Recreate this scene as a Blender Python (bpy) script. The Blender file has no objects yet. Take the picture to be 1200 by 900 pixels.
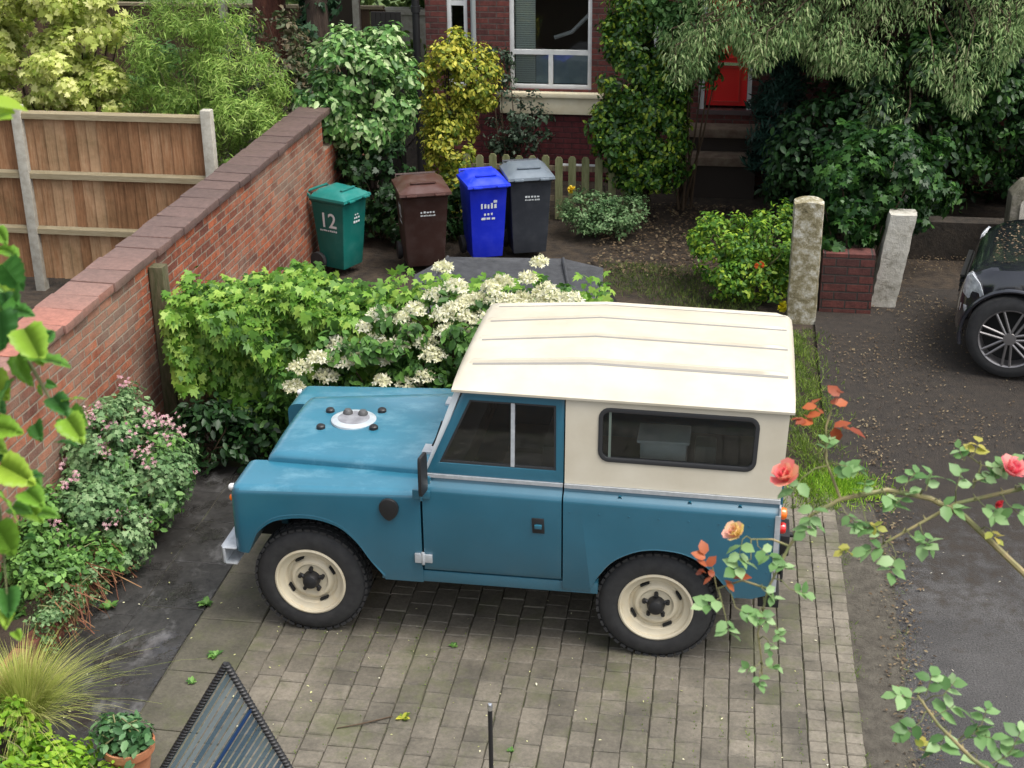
import bpy, bmesh, math, random
import numpy as np
from mathutils import Vector, Matrix, Euler
R_ = math.radians
sc = bpy.context.scene
COL = sc.collection

# ------------------------------------------------------------------ camera
CAM = np.array([2.604, -7.763, 5.264]); YAW, PITCH, ROLL, FPX = R_(9.164), R_(23.294), R_(-.616), 1702.
_f = np.array([-math.sin(YAW)*math.cos(PITCH), math.cos(YAW)*math.cos(PITCH), -math.sin(PITCH)])
_r = np.array([math.cos(YAW), math.sin(YAW), 0]); _u = np.cross(_r, _f)
_r2 = math.cos(ROLL)*_r + math.sin(ROLL)*_u; _u2 = -math.sin(ROLL)*_r + math.cos(ROLL)*_u
_M = np.stack([_r2, -_u2, _f])
def _ray(u, v): return _M.T @ np.array([(u-600)/FPX, (v-450)/FPX, 1.])
def gp(u, v, z=0.): d = _ray(u, v); return CAM + d*(z-CAM[2])/d[2]
def yp(u, v, y): d = _ray(u, v); return CAM + d*(y-CAM[1])/d[1]
def tp(u, v, t): return CAM + _ray(u, v)*t
cd = bpy.data.cameras.new('camera'); cam = bpy.data.objects.new('camera', cd); COL.objects.link(cam)
cd.sensor_width = 36; cd.lens = 36*FPX/1200; cd.clip_start = .05; cd.clip_end = 500
cam.matrix_world = Matrix([[_r2[0], _u2[0], -_f[0], CAM[0]], [_r2[1], _u2[1], -_f[1], CAM[1]], [_r2[2], _u2[2], -_f[2], CAM[2]], [0, 0, 0, 1]])
sc.camera = cam
cd.dof.use_dof = True; cd.dof.focus_distance = 10; cd.dof.aperture_fstop = 13
# ------------------------------------------------------------------ light
SUN_EL, SUN_AZ = R_(64), R_(108)          # azimuth clockwise from +y
w = bpy.data.worlds.new('World'); sc.world = w; w.use_nodes = True
nt = w.node_tree; bg = nt.nodes['Background']; sky = nt.nodes.new('ShaderNodeTexSky')
sky.sky_type = 'NISHITA'; sky.sun_disc = False; sky.sun_elevation = SUN_EL; sky.sun_rotation = SUN_AZ
sky.air_density = 1.0; sky.dust_density = 4.0; sky.ozone_density = .6; sky.altitude = 0
hs_ = nt.nodes.new('ShaderNodeHueSaturation'); hs_.inputs['Saturation'].default_value = .35   # cloud takes most of the blue out of the sky
nt.links.new(sky.outputs[0], hs_.inputs['Color']); nt.links.new(hs_.outputs[0], bg.inputs[0]); bg.inputs[1].default_value = .15
sd = bpy.data.lights.new('sun', 'SUN'); sd.energy = 1.4; sd.angle = R_(38); sd.color = (1, .95, .87)
sun = bpy.data.objects.new('sun', sd); COL.objects.link(sun)
dirv = Vector((math.sin(SUN_AZ)*math.cos(SUN_EL), math.cos(SUN_AZ)*math.cos(SUN_EL), math.sin(SUN_EL)))
sun.rotation_euler = dirv.to_track_quat('Z', 'Y').to_euler(); sun.location = dirv*40
sc.view_settings.view_transform = 'Standard'; sc.view_settings.look = 'None'; sc.view_settings.gamma = 1
sc.view_settings.exposure = 1.0
sc.cycles.max_bounces = 8; sc.cycles.transparent_max_bounces = 16

# ------------------------------------------------------------------ helpers
class MB:
    def __init__(s): s.v = []; s.f = []
    def add(s, vs, fs):
        n = len(s.v); s.v += [tuple(map(float, p)) for p in vs]; s.f += [tuple(i+n for i in f) for f in fs]; return s
    def box(s, a, b, M=None):
        x0, y0, z0 = a; x1, y1, z1 = b
        vs = [(x0,y0,z0),(x1,y0,z0),(x1,y1,z0),(x0,y1,z0),(x0,y0,z1),(x1,y0,z1),(x1,y1,z1),(x0,y1,z1)]
        if M is not None: vs = [M @ Vector(p) for p in vs]
        return s.add(vs, [(0,3,2,1),(4,5,6,7),(0,1,5,4),(1,2,6,5),(2,3,7,6),(3,0,4,7)])
    def tube(s, pts, rad, n=8, cap=True):
        pts = [Vector(p) for p in pts]; m = len(pts)
        if not hasattr(rad, '__len__'): rad = [rad]*m
        vs = []; fs = []; prev = None
        for i, p in enumerate(pts):
            t = (pts[min(i+1, m-1)] - pts[max(i-1, 0)]).normalized()
            if prev is None: a = t.orthogonal().normalized()
            else: a = (prev - t*prev.dot(t)).normalized()
            prev = a; b = t.cross(a)
            for k in range(n):
                an = 2*math.pi*k/n; vs.append(p + (a*math.cos(an) + b*math.sin(an))*rad[i])
        for i in range(m-1):
            for k in range(n): fs.append((i*n+k, i*n+(k+1) % n, (i+1)*n+(k+1) % n, (i+1)*n+k))
        if cap: fs.append(tuple(range(n))[::-1]); fs.append(tuple((m-1)*n+k for k in range(n)))
        return s.add(vs, fs)
    def lathe(s, prof, c, axis='y', n=32):       # prof: (radius, offset along axis)
        vs = []; fs = []
        for r, h in prof:
            for k in range(n):
                a = 2*math.pi*k/n; x, y = r*math.cos(a), r*math.sin(a)
                p = {'y': (x, h, y), 'z': (x, y, h), 'x': (h, x, y)}[axis]
                vs.append((c[0]+p[0], c[1]+p[1], c[2]+p[2]))
        for i in range(len(prof)-1):
            for k in range(n): fs.append((i*n+k, i*n+(k+1) % n, (i+1)*n+(k+1) % n, (i+1)*n+k))
        return s.add(vs, fs)
    def grid(s, rows):
        m, n = len(rows), len(rows[0]); vs = [p for r in rows for p in r]
        return s.add(vs, [(i*n+j, i*n+j+1, (i+1)*n+j+1, (i+1)*n+j) for i in range(m-1) for j in range(n-1)])
    def poly(s, pts2, fn, d0, d1, holes=()):      # 2D polygon (with holes) extruded between depths d0 and d1; fn(a,b,d)->xyz
        bm = bmesh.new(); es = []; loops = [list(pts2)] + [list(h) for h in holes]; lv = []
        for L in loops:
            vv = [bm.verts.new((a, b, 0)) for a, b in L]; lv.append(vv)
            es += [bm.edges.new((vv[i], vv[(i+1) % len(vv)])) for i in range(len(vv))]
        bmesh.ops.triangle_fill(bm, use_beauty=True, use_dissolve=False, edges=es)
        bm.verts.index_update(); P = [v.co.copy() for v in bm.verts]; F = [tuple(v.index for v in f.verts) for f in bm.faces]
        idx = [[v.index for v in L] for L in lv]; bm.free(); n = len(P)
        vs = [fn(p.x, p.y, d0) for p in P] + [fn(p.x, p.y, d1) for p in P]
        fs = F + [tuple(i+n for i in reversed(f)) for f in F]
        for L in idx:
            for i in range(len(L)): a, b = L[i], L[(i+1) % len(L)]; fs.append((a, b, b+n, a+n))
        return s.add(vs, fs)
    def mesh(s): me = bpy.data.meshes.new('m'); me.from_pydata(s.v, [], s.f); return me

def worldloc(o):
    p = Vector((0, 0, 0))
    while o is not None: p += o.location; o = o.parent
    return p
def link(name, me, mat, parent=None, smooth=35, fix=True, origin=None, bevel=0):
    if fix or bevel:
        bm = bmesh.new(); bm.from_mesh(me)
        bmesh.ops.recalc_face_normals(bm, faces=bm.faces)
        if bevel:
            eds = [e for e in bm.edges if len(e.link_faces) == 2 and e.calc_face_angle(0) > .6]
            bmesh.ops.bevel(bm, geom=eds, offset=bevel, segments=2, profile=.6, affect='EDGES')
        bm.to_mesh(me); bm.free()
    me.name = name
    if parent is not None: o0 = worldloc(parent)
    elif origin is not None: o0 = Vector(origin)
    else:
        co = np.empty(len(me.vertices)*3); me.vertices.foreach_get('co', co); co = co.reshape(-1, 3)
        mn, mx = co.min(0), co.max(0); o0 = Vector(((mn[0]+mx[0])/2, (mn[1]+mx[1])/2, mn[2]))
    me.transform(Matrix.Translation(-o0))
    o = bpy.data.objects.new(name, me); COL.objects.link(o)
    if parent is not None: o.parent = parent
    else: o.location = o0
    if mat is not None: me.materials.append(mat)
    if smooth:
        me.polygons.foreach_set('use_smooth', [True]*len(me.polygons)); me.set_sharp_from_angle(angle=R_(smooth))
    return o
def tag(o, label=None, cat=None, group=None, kind=None):
    for k, v in (('label', label), ('category', cat), ('group', group), ('kind', kind)):
        if v: o[k] = v
    return o
def thing(name, label, cat, loc, group=None, rz=0):
    o = bpy.data.objects.new(name, None); COL.objects.link(o); o.location = loc; o.rotation_euler.z = rz
    o.empty_display_size = .1
    return tag(o, label, cat, group)
def struct(name, me, mat, label=None, smooth=0): return tag(link(name, me, mat, None, smooth), label, None, None, 'structure')

# ------------------------------------------------------------------ materials
def nmat(name):
    m = bpy.data.materials.new(name); m.use_nodes = True; nt = m.node_tree
    return m, nt, nt.nodes['Principled BSDF'], nt.nodes, nt.links
def ramp(N, stops):
    r = N.new('ShaderNodeValToRGB'); e = r.color_ramp.elements
    while len(e) < len(stops): e.new(.5)
    for el, (p, c) in zip(e, stops): el.position = p; el.color = (*c, 1)
    return r
def noise(N, L, scale=5, detail=4, rough=.6, vec=None, stretch=None):
    n = N.new('ShaderNodeTexNoise'); n.inputs['Scale'].default_value = scale; n.inputs['Detail'].default_value = detail; n.inputs['Roughness'].default_value = rough
    if vec is None: vec = N.new('ShaderNodeTexCoord').outputs['Object']
    if stretch:
        mp = N.new('ShaderNodeMapping'); mp.inputs['Scale'].default_value = stretch; L.new(vec, mp.inputs[0]); vec = mp.outputs[0]
    L.new(vec, n.inputs['Vector']); return n
def pm(name, col, rough=.6, metal=0, col2=None, nscale=6, lo=.35, hi=.65, bump=0, bscale=30, bdist=.01, coat=0, spec=.5, stretch=None, rough2=None, island=0):
    m, nt, B, N, L = nmat(name)
    B.inputs['Base Color'].default_value = (*col, 1); B.inputs['Roughness'].default_value = rough; B.inputs['Metallic'].default_value = metal
    B.inputs['Coat Weight'].default_value = coat; B.inputs['Coat Roughness'].default_value = .12; B.inputs['Specular IOR Level'].default_value = spec
    out = None
    if col2:
        n = noise(N, L, nscale, 6, .62, stretch=stretch); r = ramp(N, [(lo, col), (hi, col2)]); L.new(n.outputs[0], r.inputs[0]); out = r.outputs[0]
        if rough2 is not None:
            mr = N.new('ShaderNodeMapRange'); mr.inputs['From Min'].default_value = lo; mr.inputs['From Max'].default_value = hi
            mr.inputs['To Min'].default_value = rough; mr.inputs['To Max'].default_value = rough2
            L.new(n.outputs[0], mr.inputs[0]); L.new(mr.outputs[0], B.inputs['Roughness'])
    if island:
        g = N.new('ShaderNodeNewGeometry'); mr = N.new('ShaderNodeMapRange'); mr.inputs['To Min'].default_value = 1-island; mr.inputs['To Max'].default_value = 1+island
        L.new(g.outputs['Random Per Island'], mr.inputs[0]); vm = N.new('ShaderNodeVectorMath'); vm.operation = 'SCALE'
        if out is None: vm.inputs[0].default_value = col
        else: L.new(out, vm.inputs[0])
        L.new(mr.outputs[0], vm.inputs['Scale']); out = vm.outputs[0]
    if out is not None: L.new(out, B.inputs['Base Color'])
    if bump:
        n2 = noise(N, L, bscale, 5, .65, stretch=stretch); b = N.new('ShaderNodeBump'); b.inputs['Strength'].default_value = bump; b.inputs['Distance'].default_value = bdist
        L.new(n2.outputs[0], b.inputs['Height']); L.new(b.outputs[0], B.inputs['Normal'])
    return m
def leafmat(name, cols, rough=.5, trans=.3, nscale=2.5, spec=.35):
    m, nt, B, N, L = nmat(name)
    g = N.new('ShaderNodeNewGeometry'); r = ramp(N, [(i/(len(cols)-1), c) for i, c in enumerate(cols)])
    n = noise(N, L, nscale, 2, .5); ad = N.new('ShaderNodeMath'); ad.operation = 'MULTIPLY_ADD'; ad.inputs[1].default_value = .9; ad.use_clamp = True
    su = N.new('ShaderNodeMath'); su.operation = 'SUBTRACT'; su.inputs[1].default_value = .5; L.new(n.outputs[0], su.inputs[0])
    L.new(su.outputs[0], ad.inputs[0]); L.new(g.outputs['Random Per Island'], ad.inputs[2]); L.new(ad.outputs[0], r.inputs[0])
    L.new(r.outputs[0], B.inputs['Base Color']); B.inputs['Roughness'].default_value = rough; B.inputs['Specular IOR Level'].default_value = spec
    if trans:
        t = N.new('ShaderNodeBsdfTranslucent'); mx = N.new('ShaderNodeMixShader'); mx.inputs[0].default_value = trans
        L.new(r.outputs[0], t.inputs[0]); L.new(B.outputs[0], mx.inputs[1]); L.new(t.outputs[0], mx.inputs[2]); L.new(mx.outputs[0], N['Material Output'].inputs[0])
    return m
def brickmat(name, c1, c2, mortar, axis='yz', patch=None, dark=.5, bw=.225, bh=.075, ms=.009):
    m, nt, B, N, L = nmat(name)
    tc = N.new('ShaderNodeTexCoord'); sp = N.new('ShaderNodeSeparateXYZ'); cb = N.new('ShaderNodeCombineXYZ'); L.new(tc.outputs['Object'], sp.inputs[0])
    dn = noise(N, L, 7, 3, .6); vm0 = N.new('ShaderNodeVectorMath'); vm0.operation = 'SCALE'; vm0.inputs['Scale'].default_value = .012; L.new(dn.outputs['Color'], vm0.inputs[0])
    L.new(sp.outputs['XYZ'.index(axis[0].upper())], cb.inputs[0]); L.new(sp.outputs['XYZ'.index(axis[1].upper())], cb.inputs[1])
    va = N.new('ShaderNodeVectorMath'); va.operation = 'ADD'; L.new(cb.outputs[0], va.inputs[0]); L.new(vm0.outputs[0], va.inputs[1])
    br = N.new('ShaderNodeTexBrick'); br.inputs['Scale'].default_value = 1; br.inputs['Brick Width'].default_value = bw; br.inputs['Row Height'].default_value = bh
    br.inputs['Mortar Size'].default_value = ms; br.inputs['Mortar Smooth'].default_value = .3; br.inputs['Bias'].default_value = -.1
    br.inputs['Color1'].default_value = (*c1, 1); br.inputs['Color2'].default_value = (*c2, 1); br.inputs['Mortar'].default_value = (*mortar, 1)
    L.new(va.outputs[0], br.inputs['Vector']); col = br.outputs['Color']
    n = noise(N, L, 14, 6, .7); r = ramp(N, [(.3, (dark,)*3), (.7, (1.25,)*3)]); L.new(n.outputs[0], r.inputs[0])
    mu = N.new('ShaderNodeMix'); mu.data_type = 'RGBA'; mu.blend_type = 'MULTIPLY'; mu.inputs[0].default_value = 1; L.new(col, mu.inputs[6]); L.new(r.outputs[0], mu.inputs[7]); col = mu.outputs[2]
    if patch:
        n3 = noise(N, L, 1.1, 5, .65); r3 = ramp(N, [(.47, (0, 0, 0)), (.62, (1, 1, 1))]); L.new(n3.outputs[0], r3.inputs[0])
        mx = N.new('ShaderNodeMix'); mx.data_type = 'RGBA'; L.new(r3.outputs[0], mx.inputs[0]); L.new(col, mx.inputs[6])
        mu2 = N.new('ShaderNodeMix'); mu2.data_type = 'RGBA'; mu2.inputs[0].default_value = .55; L.new(col, mu2.inputs[6]); mu2.inputs[0].default_value = .38; mu2.inputs[7].default_value = (*patch, 1)
        L.new(mu2.outputs[2], mx.inputs[7]); col = mx.outputs[2]
    L.new(col, B.inputs['Base Color']); B.inputs['Roughness'].default_value = .85
    inv = N.new('ShaderNodeMath'); inv.operation = 'MULTIPLY_ADD'; inv.inputs[1].default_value = -1; L.new(br.outputs['Fac'], inv.inputs[0])
    n4 = noise(N, L, 60, 4, .7); L.new(n4.outputs[0], inv.inputs[2])
    b = N.new('ShaderNodeBump'); b.inputs['Strength'].default_value = .8; b.inputs['Distance'].default_value = .008; L.new(inv.outputs[0], b.inputs['Height']); L.new(b.outputs[0], B.inputs['Normal'])
    return m

# ------------------------------------------------------------------ leaf engine
def unit(a): return a/np.maximum(np.linalg.norm(a, axis=-1, keepdims=True), 1e-9)
def T(vs, fs): return np.array(vs, float), fs
KITE = T([(0,0,0),(.45,.28,.07),(1,0,-.06),(.45,-.28,.07)], [(0,1,2),(0,2,3)])
OVAL = T([(0,0,0),(.28,.24,.06),(.68,.22,.04),(1,0,-.1),(.68,-.22,.04),(.28,-.24,.06),(.5,0,0)], [(0,1,6),(1,2,6),(2,3,6),(3,4,6),(4,5,6),(5,0,6)])
LOBE = T([(.12,0,0),(0,.25,.0),(.28,.5,-.06),(.42,.28,.03),(.78,.34,-.05),(.68,.14,.02),(1.1,0,-.12),(.68,-.14,.02),(.78,-.34,-.05),(.42,-.28,.03),(.28,-.5,-.06),(0,-.25,0)],
         [(0,i,i+1) for i in range(1, 11)])
HEART = T([(.08,0,0),(-.05,.2,.02),(.02,.42,.05),(.3,.52,.04),(.6,.4,0),(.85,.18,-.06),(1.08,0,-.14),(.85,-.18,-.06),(.6,-.4,0),(.3,-.52,.04),(.02,-.42,.05),(-.05,-.2,.02),(.45,0,-.03),(.75,0,-.08)],
          [(0,1,2),(0,2,3),(0,3,12),(3,4,12),(4,13,12),(4,5,13),(5,6,13),(13,6,7),(13,7,8),(12,13,8),(12,8,9),(0,12,9),(0,9,10),(0,10,11)])
BLADE = T([(0,.03,0),(.55,.028,.02),(1,0,-.12),(.55,-.028,.02),(0,-.03,0)], [(0,1,3,4),(1,2,3)])
NEEDLE = T([(0,.05,0),(1,0,-.05),(0,-.05,0)], [(0,1,2)])
OVALW = T([(0,0,0),(.22,.3,.06),(.6,.34,.04),(1,0,-.12),(.6,-.34,.04),(.22,-.3,.06),(.5,0,0)], [(0,1,6),(1,2,6),(2,3,6),(3,4,6),(4,5,6),(5,0,6)])
def _big():                                    # broad toothed leaf: margin points joined to the midrib
    m = 14; L = []; Mi = []
    for i in range(m+1):
        t = i/m; w_ = .5*math.sin(math.pi*min(1, t**.62*1.0))**.8 if 0 < t < 1 else 0
        w_ = max(w_, 0)+(.035 if i % 2 else -.015)*(0 < t < 1); x = t*1.15-.12*(1-t)*(t > 0)-.1*math.sin(math.pi*min(1, t*2.2))*(t < .45)
        L.append((x, w_)); Mi.append(t*1.1)
    vs = [(x, 0, -.18*x*x) for x in Mi]; fs = []
    for sg in (1, -1):
        k = len(vs); vs += [(x, sg*w_, .13*w_-.22*x*x+.03*math.cos(i*1.9)*w_*3) for i, (x, w_) in enumerate(L)]
        for i in range(m): fs.append((i, i+1, k+i+1, k+i))
    return T(vs, fs)
BIGLEAF = _big()
PETAL = T([(0,0,0),(.4,.3,.1),(.9,.35,.3),(1.05,0,.28),(.9,-.35,.3),(.4,-.3,.1)], [(0,1,2,3),(0,3,4,5)])
def leaves(P, Nn, A, size, tmpl, rng):
    """one leaf per row: P base point, Nn rough normal, A rough direction of growth"""
    tv, tf = tmpl; n = len(P); k = len(tv)
    Nn = unit(Nn); A = unit(A - Nn*(A*Nn).sum(1, keepdims=True)); Bv = np.cross(Nn, A)
    s = (np.asarray(size)*np.ones(n))[:, None, None]
    V = P[:, None, :] + s*(tv[None, :, 0:1]*A[:, None, :] + tv[None, :, 1:2]*Bv[:, None, :] + tv[None, :, 2:3]*Nn[:, None, :])
    V = V.reshape(-1, 3)
    cnt = [len(f) for f in tf]; flat = np.array([i for f in tf for i in f]); L = len(flat)
    me = bpy.data.meshes.new('m'); me.vertices.add(n*k); me.vertices.foreach_set('co', V.ravel())
    me.loops.add(n*L); me.loops.foreach_set('vertex_index', (flat[None, :] + (np.arange(n)*k)[:, None]).ravel())
    tot = np.tile(cnt, n); me.polygons.add(len(tot)); me.polygons.foreach_set('loop_start', np.concatenate([[0], np.cumsum(tot)[:-1]]))
    me.update(calc_edges=True); me.validate(); return me
def rdir(n, rng): return unit(rng.normal(size=(n, 3)))
def crownpts(ells, n, rng, sub=40, rs=.25, shell=.7, up=.35, tilt=.5):
    E = np.array(ells, float); area = E[:, 3]*E[:, 4] + E[:, 4]*E[:, 5] + E[:, 3]*E[:, 5]
    which = rng.choice(len(E), sub, p=area/area.sum()); d = rdir(sub, rng)
    c = E[which, :3] + E[which, 3:]*d*rng.uniform(shell, 1, (sub, 1)); rr = rs*rng.uniform(.6, 1.35, sub)
    i = rng.integers(0, sub, n); d2 = rdir(n, rng); P = c[i] + d2*(rr[i]*rng.uniform(0, 1, n)**.45)[:, None]*np.array([1, 1, .8])
    Nn = d2*.7 + d[i]*.6 + np.array([0, 0, up]) + rng.normal(size=(n, 3))*tilt
    return P, Nn
def foliage(name, ells, n, size, tmpl, mat, parent=None, seed=1, sub=40, rs=.25, shell=.7, up=.35, tilt=.5, droop=.3, var=.5, zmin=.01, keep=None):
    rng = np.random.default_rng(seed); P, Nn = crownpts(ells, n, rng, sub, rs, shell, up, tilt)
    k = P[:, 2] > zmin
    if keep is not None: k &= keep(P)
    P, Nn = P[k], Nn[k]; n = len(P); A = rdir(n, rng) + np.array([0, 0, -droop*2])
    me = leaves(P, Nn, A, size*rng.uniform(1-var, 1+var, n), tmpl, rng)
    return link(name, me, mat, parent, smooth=0, fix=False)

# colours (linear)
M = {}
def carpaint(name, c1, c2, c3):
    m, nt, B, N, L = nmat(name); n = noise(N, L, 2.6, 6, .6); r = ramp(N, [(.3, c1), (.7, c2)]); L.new(n.outputs[0], r.inputs[0]); col = r.outputs[0]
    if c3:                                      # pale streaks painted in as sky sheen
        n2 = noise(N, L, 3.2, 7, .7, stretch=(1, 1.6, 1)); r2 = ramp(N, [(.5, (0, 0, 0)), (.72, (.7,)*3)]); L.new(n2.outputs[0], r2.inputs[0])
        mx = N.new('ShaderNodeMix'); mx.data_type = 'RGBA'; L.new(r2.outputs[0], mx.inputs[0]); L.new(col, mx.inputs[6]); mx.inputs[7].default_value = (*c3, 1); col = mx.outputs[2]
    tc = N.new('ShaderNodeTexCoord'); sp = N.new('ShaderNodeSeparateXYZ'); L.new(tc.outputs['Object'], sp.inputs[0])   # road dirt along the lower panels
    a = N.new('ShaderNodeMapRange'); a.inputs['From Min'].default_value = .85; a.inputs['From Max'].default_value = .48; L.new(sp.outputs['Z'], a.inputs[0])
    n3 = noise(N, L, 6, 8, .75); mu = N.new('ShaderNodeMath'); mu.operation = 'MULTIPLY'; L.new(a.outputs[0], mu.inputs[0]); L.new(n3.outputs[0], mu.inputs[1])
    n4 = noise(N, L, 55, 3, .6); r4 = ramp(N, [(.68, (0, 0, 0)), (.76, (.22,)*3)]); L.new(n4.outputs[0], r4.inputs[0]); ad = N.new('ShaderNodeMath'); ad.operation = 'MULTIPLY_ADD'; ad.inputs[1].default_value = .4; L.new(mu.outputs[0], ad.inputs[0]); L.new(r4.outputs[0], ad.inputs[2])
    md = N.new('ShaderNodeMix'); md.data_type = 'RGBA'; L.new(ad.outputs[0], md.inputs[0]); L.new(col, md.inputs[6]); md.inputs[7].default_value = (.06, .065, .06, 1); L.new(md.outputs[2], B.inputs['Base Color'])
    B.inputs['Roughness'].default_value = .4; B.inputs['Coat Weight'].default_value = .9; B.inputs['Coat Roughness'].default_value = .18
    b = N.new('ShaderNodeBump'); b.inputs['Strength'].default_value = .16; b.inputs['Distance'].default_value = .02; n5 = noise(N, L, 3.6, 3, .5); L.new(n5.outputs[0], b.inputs['Height']); L.new(b.outputs[0], B.inputs['Normal']); return m
M['blue'] = carpaint('blue_paint', (.009, .090, .140), (.014, .108, .168), None)
M['bluetop'] = carpaint('blue_paint_sky_sheen', (.016, .13, .20), (.025, .165, .25), (.12, .28, .36))  # lighter blue for upward panels, sky sheen put into the colour
M['cream'] = pm('cream_paint', (.47, .425, .33), .5, 0, (.54, .50, .405), 2.5, bump=.03, bscale=6, coat=.15)
M['creamwheel'] = pm('wheel_cream', (.55, .49, .36), .45, 0, (.55, .45, .28), 14, .52, .78)
M['galv'] = pm('galvanised', (.44, .47, .5), .42, .5, (.56, .59, .62), 22, bump=.08, bscale=40)
M['tyre'] = pm('tyre_rubber', (.018, .018, .019), .75, 0, (.03, .03, .03), 20, bump=.15, bscale=60)
M['black'] = pm('black_plastic', (.012, .012, .013), .5, bump=.05)
M['under'] = pm('underbody_black', (.006, .006, .006), .8)
M['rubber'] = pm('seal_rubber', (.02, .021, .023), .5)
M['chrome'] = pm('bright_metal', (.7, .72, .75), .18, .95)
M['white'] = pm('white_paint', (.74, .75, .74), .5, 0, (.6, .61, .6), 5, bump=.05)
M['orange'] = pm('orange_lens', (.8, .16, .01), .2, coat=.6)
M['red'] = pm('red_lens', (.55, .012, .012), .2, coat=.6)
M['wood'] = pm('weathered_wood', (.1, .075, .045), .85, 0, (.2, .16, .1), 9, stretch=(4, 4, .5), bump=.4, bscale=25)
def glassmat(name, tint, alpha, rough=.03):
    m, nt, B, N, L = nmat(name)
    gl = N.new('ShaderNodeBsdfGlossy'); gl.inputs['Roughness'].default_value = rough; tr = N.new('ShaderNodeBsdfTransparent'); tr.inputs[0].default_value = (*tint, 1)
    fr = N.new('ShaderNodeFresnel'); fr.inputs[0].default_value = 1.5; mx = N.new('ShaderNodeMixShader'); ad = N.new('ShaderNodeMath'); ad.operation = 'ADD'; ad.inputs[1].default_value = alpha; ad.use_clamp = True
    L.new(fr.outputs[0], ad.inputs[0]); L.new(ad.outputs[0], mx.inputs[0]); L.new(tr.outputs[0], mx.inputs[1]); L.new(gl.outputs[0], mx.inputs[2]); L.new(mx.outputs[0], N['Material Output'].inputs[0])
    return m
M['glass'] = glassmat('window_glass', (.72, .76, .76), .02)
M['hglass'] = glassmat('house_glass', (.92, .94, .94), .015)
def join(lst):
    bm = bmesh.new()
    for q_ in lst: bm.from_mesh(q_)
    me = bpy.data.meshes.new('m'); bm.to_mesh(me); bm.free(); return me
# ================================================================== THE SETTING
rng = np.random.default_rng(7); random.seed(7)
PV = R_(.6)                                   # the paving runs a touch off the car's axis
def pave(x, y): return (x - y*math.sin(PV), y*math.cos(PV))
def sheet(name, x0, x1, y0, y1, z, mat, n=1, label=None):
    m = MB(); rows = [[(x0+(x1-x0)*i/n, y0+(y1-y0)*j/n, z) for i in range(n+1)] for j in range(n+1)]
    m.grid(rows); return struct(name, m.mesh(), mat, label)
M['soil'] = pm('dark_soil', (.018, .013, .009), .95, 0, (.06, .042, .026), 7, .35, .7, bump=.9, bscale=24, bdist=.03)
sheet('ground', -60, 60, -12, 110, -.05, M['soil'])
M['lawn'] = pm('far_grass', (.04, .075, .015), .95, 0, (.09, .13, .03), 2, bump=.6, bscale=60)
sheet('neighbour_garden_ground', -30, -2.3, 3, 60, -.03, M['soil'])
sheet('far_lawn', -30, -1.9, 14, 60, -.02, M['lawn'])
# --- asphalt drive
def asphalt():
    m, nt, B, N, L = nmat('wet_asphalt')
    n1 = noise(N, L, 1.3, 6, .65); n2 = noise(N, L, 90, 3, .6); n3 = noise(N, L, 9, 6, .7)
    r = ramp(N, [(.35, (.042, .040, .039)), (.62, (.078, .075, .073))]); L.new(n1.outputs[0], r.inputs[0])
    r2 = ramp(N, [(.35, (.5,)*3), (.7, (1.6,)*3)]); L.new(n2.outputs[0], r2.inputs[0])
    mu = N.new('ShaderNodeMix'); mu.data_type = 'RGBA'; mu.blend_type = 'MULTIPLY'; mu.inputs[0].default_value = 1; L.new(r.outputs[0], mu.inputs[6]); L.new(r2.outputs[0], mu.inputs[7])
    # leaf mould lies towards the back and along the left border
    tc = N.new('ShaderNodeTexCoord'); sp = N.new('ShaderNodeSeparateXYZ'); L.new(tc.outputs['Object'], sp.inputs[0])
    a = N.new('ShaderNodeMapRange'); a.inputs['From Min'].default_value = -.2; a.inputs['From Max'].default_value = 3.2; a.clamp = True; L.new(sp.outputs['Y'], a.inputs[0])
    s = N.new('ShaderNodeMath'); s.operation = 'MULTIPLY_ADD'; s.inputs[1].default_value = .55; L.new(a.outputs[0], s.inputs[0]); L.new(n3.outputs[0], s.inputs[2])
    r3 = ramp(N, [(.7, (0, 0, 0)), (.92, (1, 1, 1))]); L.new(s.outputs[0], r3.inputs[0])
    rb = ramp(N, [(.3, (.013, .010, .008)), (.75, (.040, .030, .021))]); L.new(n3.outputs[0], rb.inputs[0])
    mx = N.new('ShaderNodeMix'); mx.data_type = 'RGBA'; L.new(r3.outputs[0], mx.inputs[0]); L.new(mu.outputs[2], mx.inputs[6]); L.new(rb.outputs[0], mx.inputs[7])
    L.new(mx.outputs[2], B.inputs['Base Color']); B.inputs['Roughness'].default_value = .78
    b = N.new('ShaderNodeBump'); b.inputs['Strength'].default_value = .9; b.inputs['Distance'].default_value = .02; L.new(n2.outputs[0], b.inputs['Height']); L.new(b.outputs[0], B.inputs['Normal'])
    return m
me = MB().grid([[(3.45+(9.5*i/8), -8+j*.62, -.012) for i in range(9)] for j in range(26)]).mesh()
struct('driveway', me, asphalt())
# --- verge strip between paving and asphalt
M['verge'] = pm('mossy_verge', (.05, .043, .033), .95, 0, (.10, .09, .07), 11, .35, .7, bump=.9, bscale=50, bdist=.02)
struct('verge', MB().grid([[(3.47, -8+j*.4, -.007), (3.80+.03*math.sin(j*1.9)+.03*math.sin(j*.9), -8+j*.4, -.007)] for j in range(27)]).mesh(), M['verge'])
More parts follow.
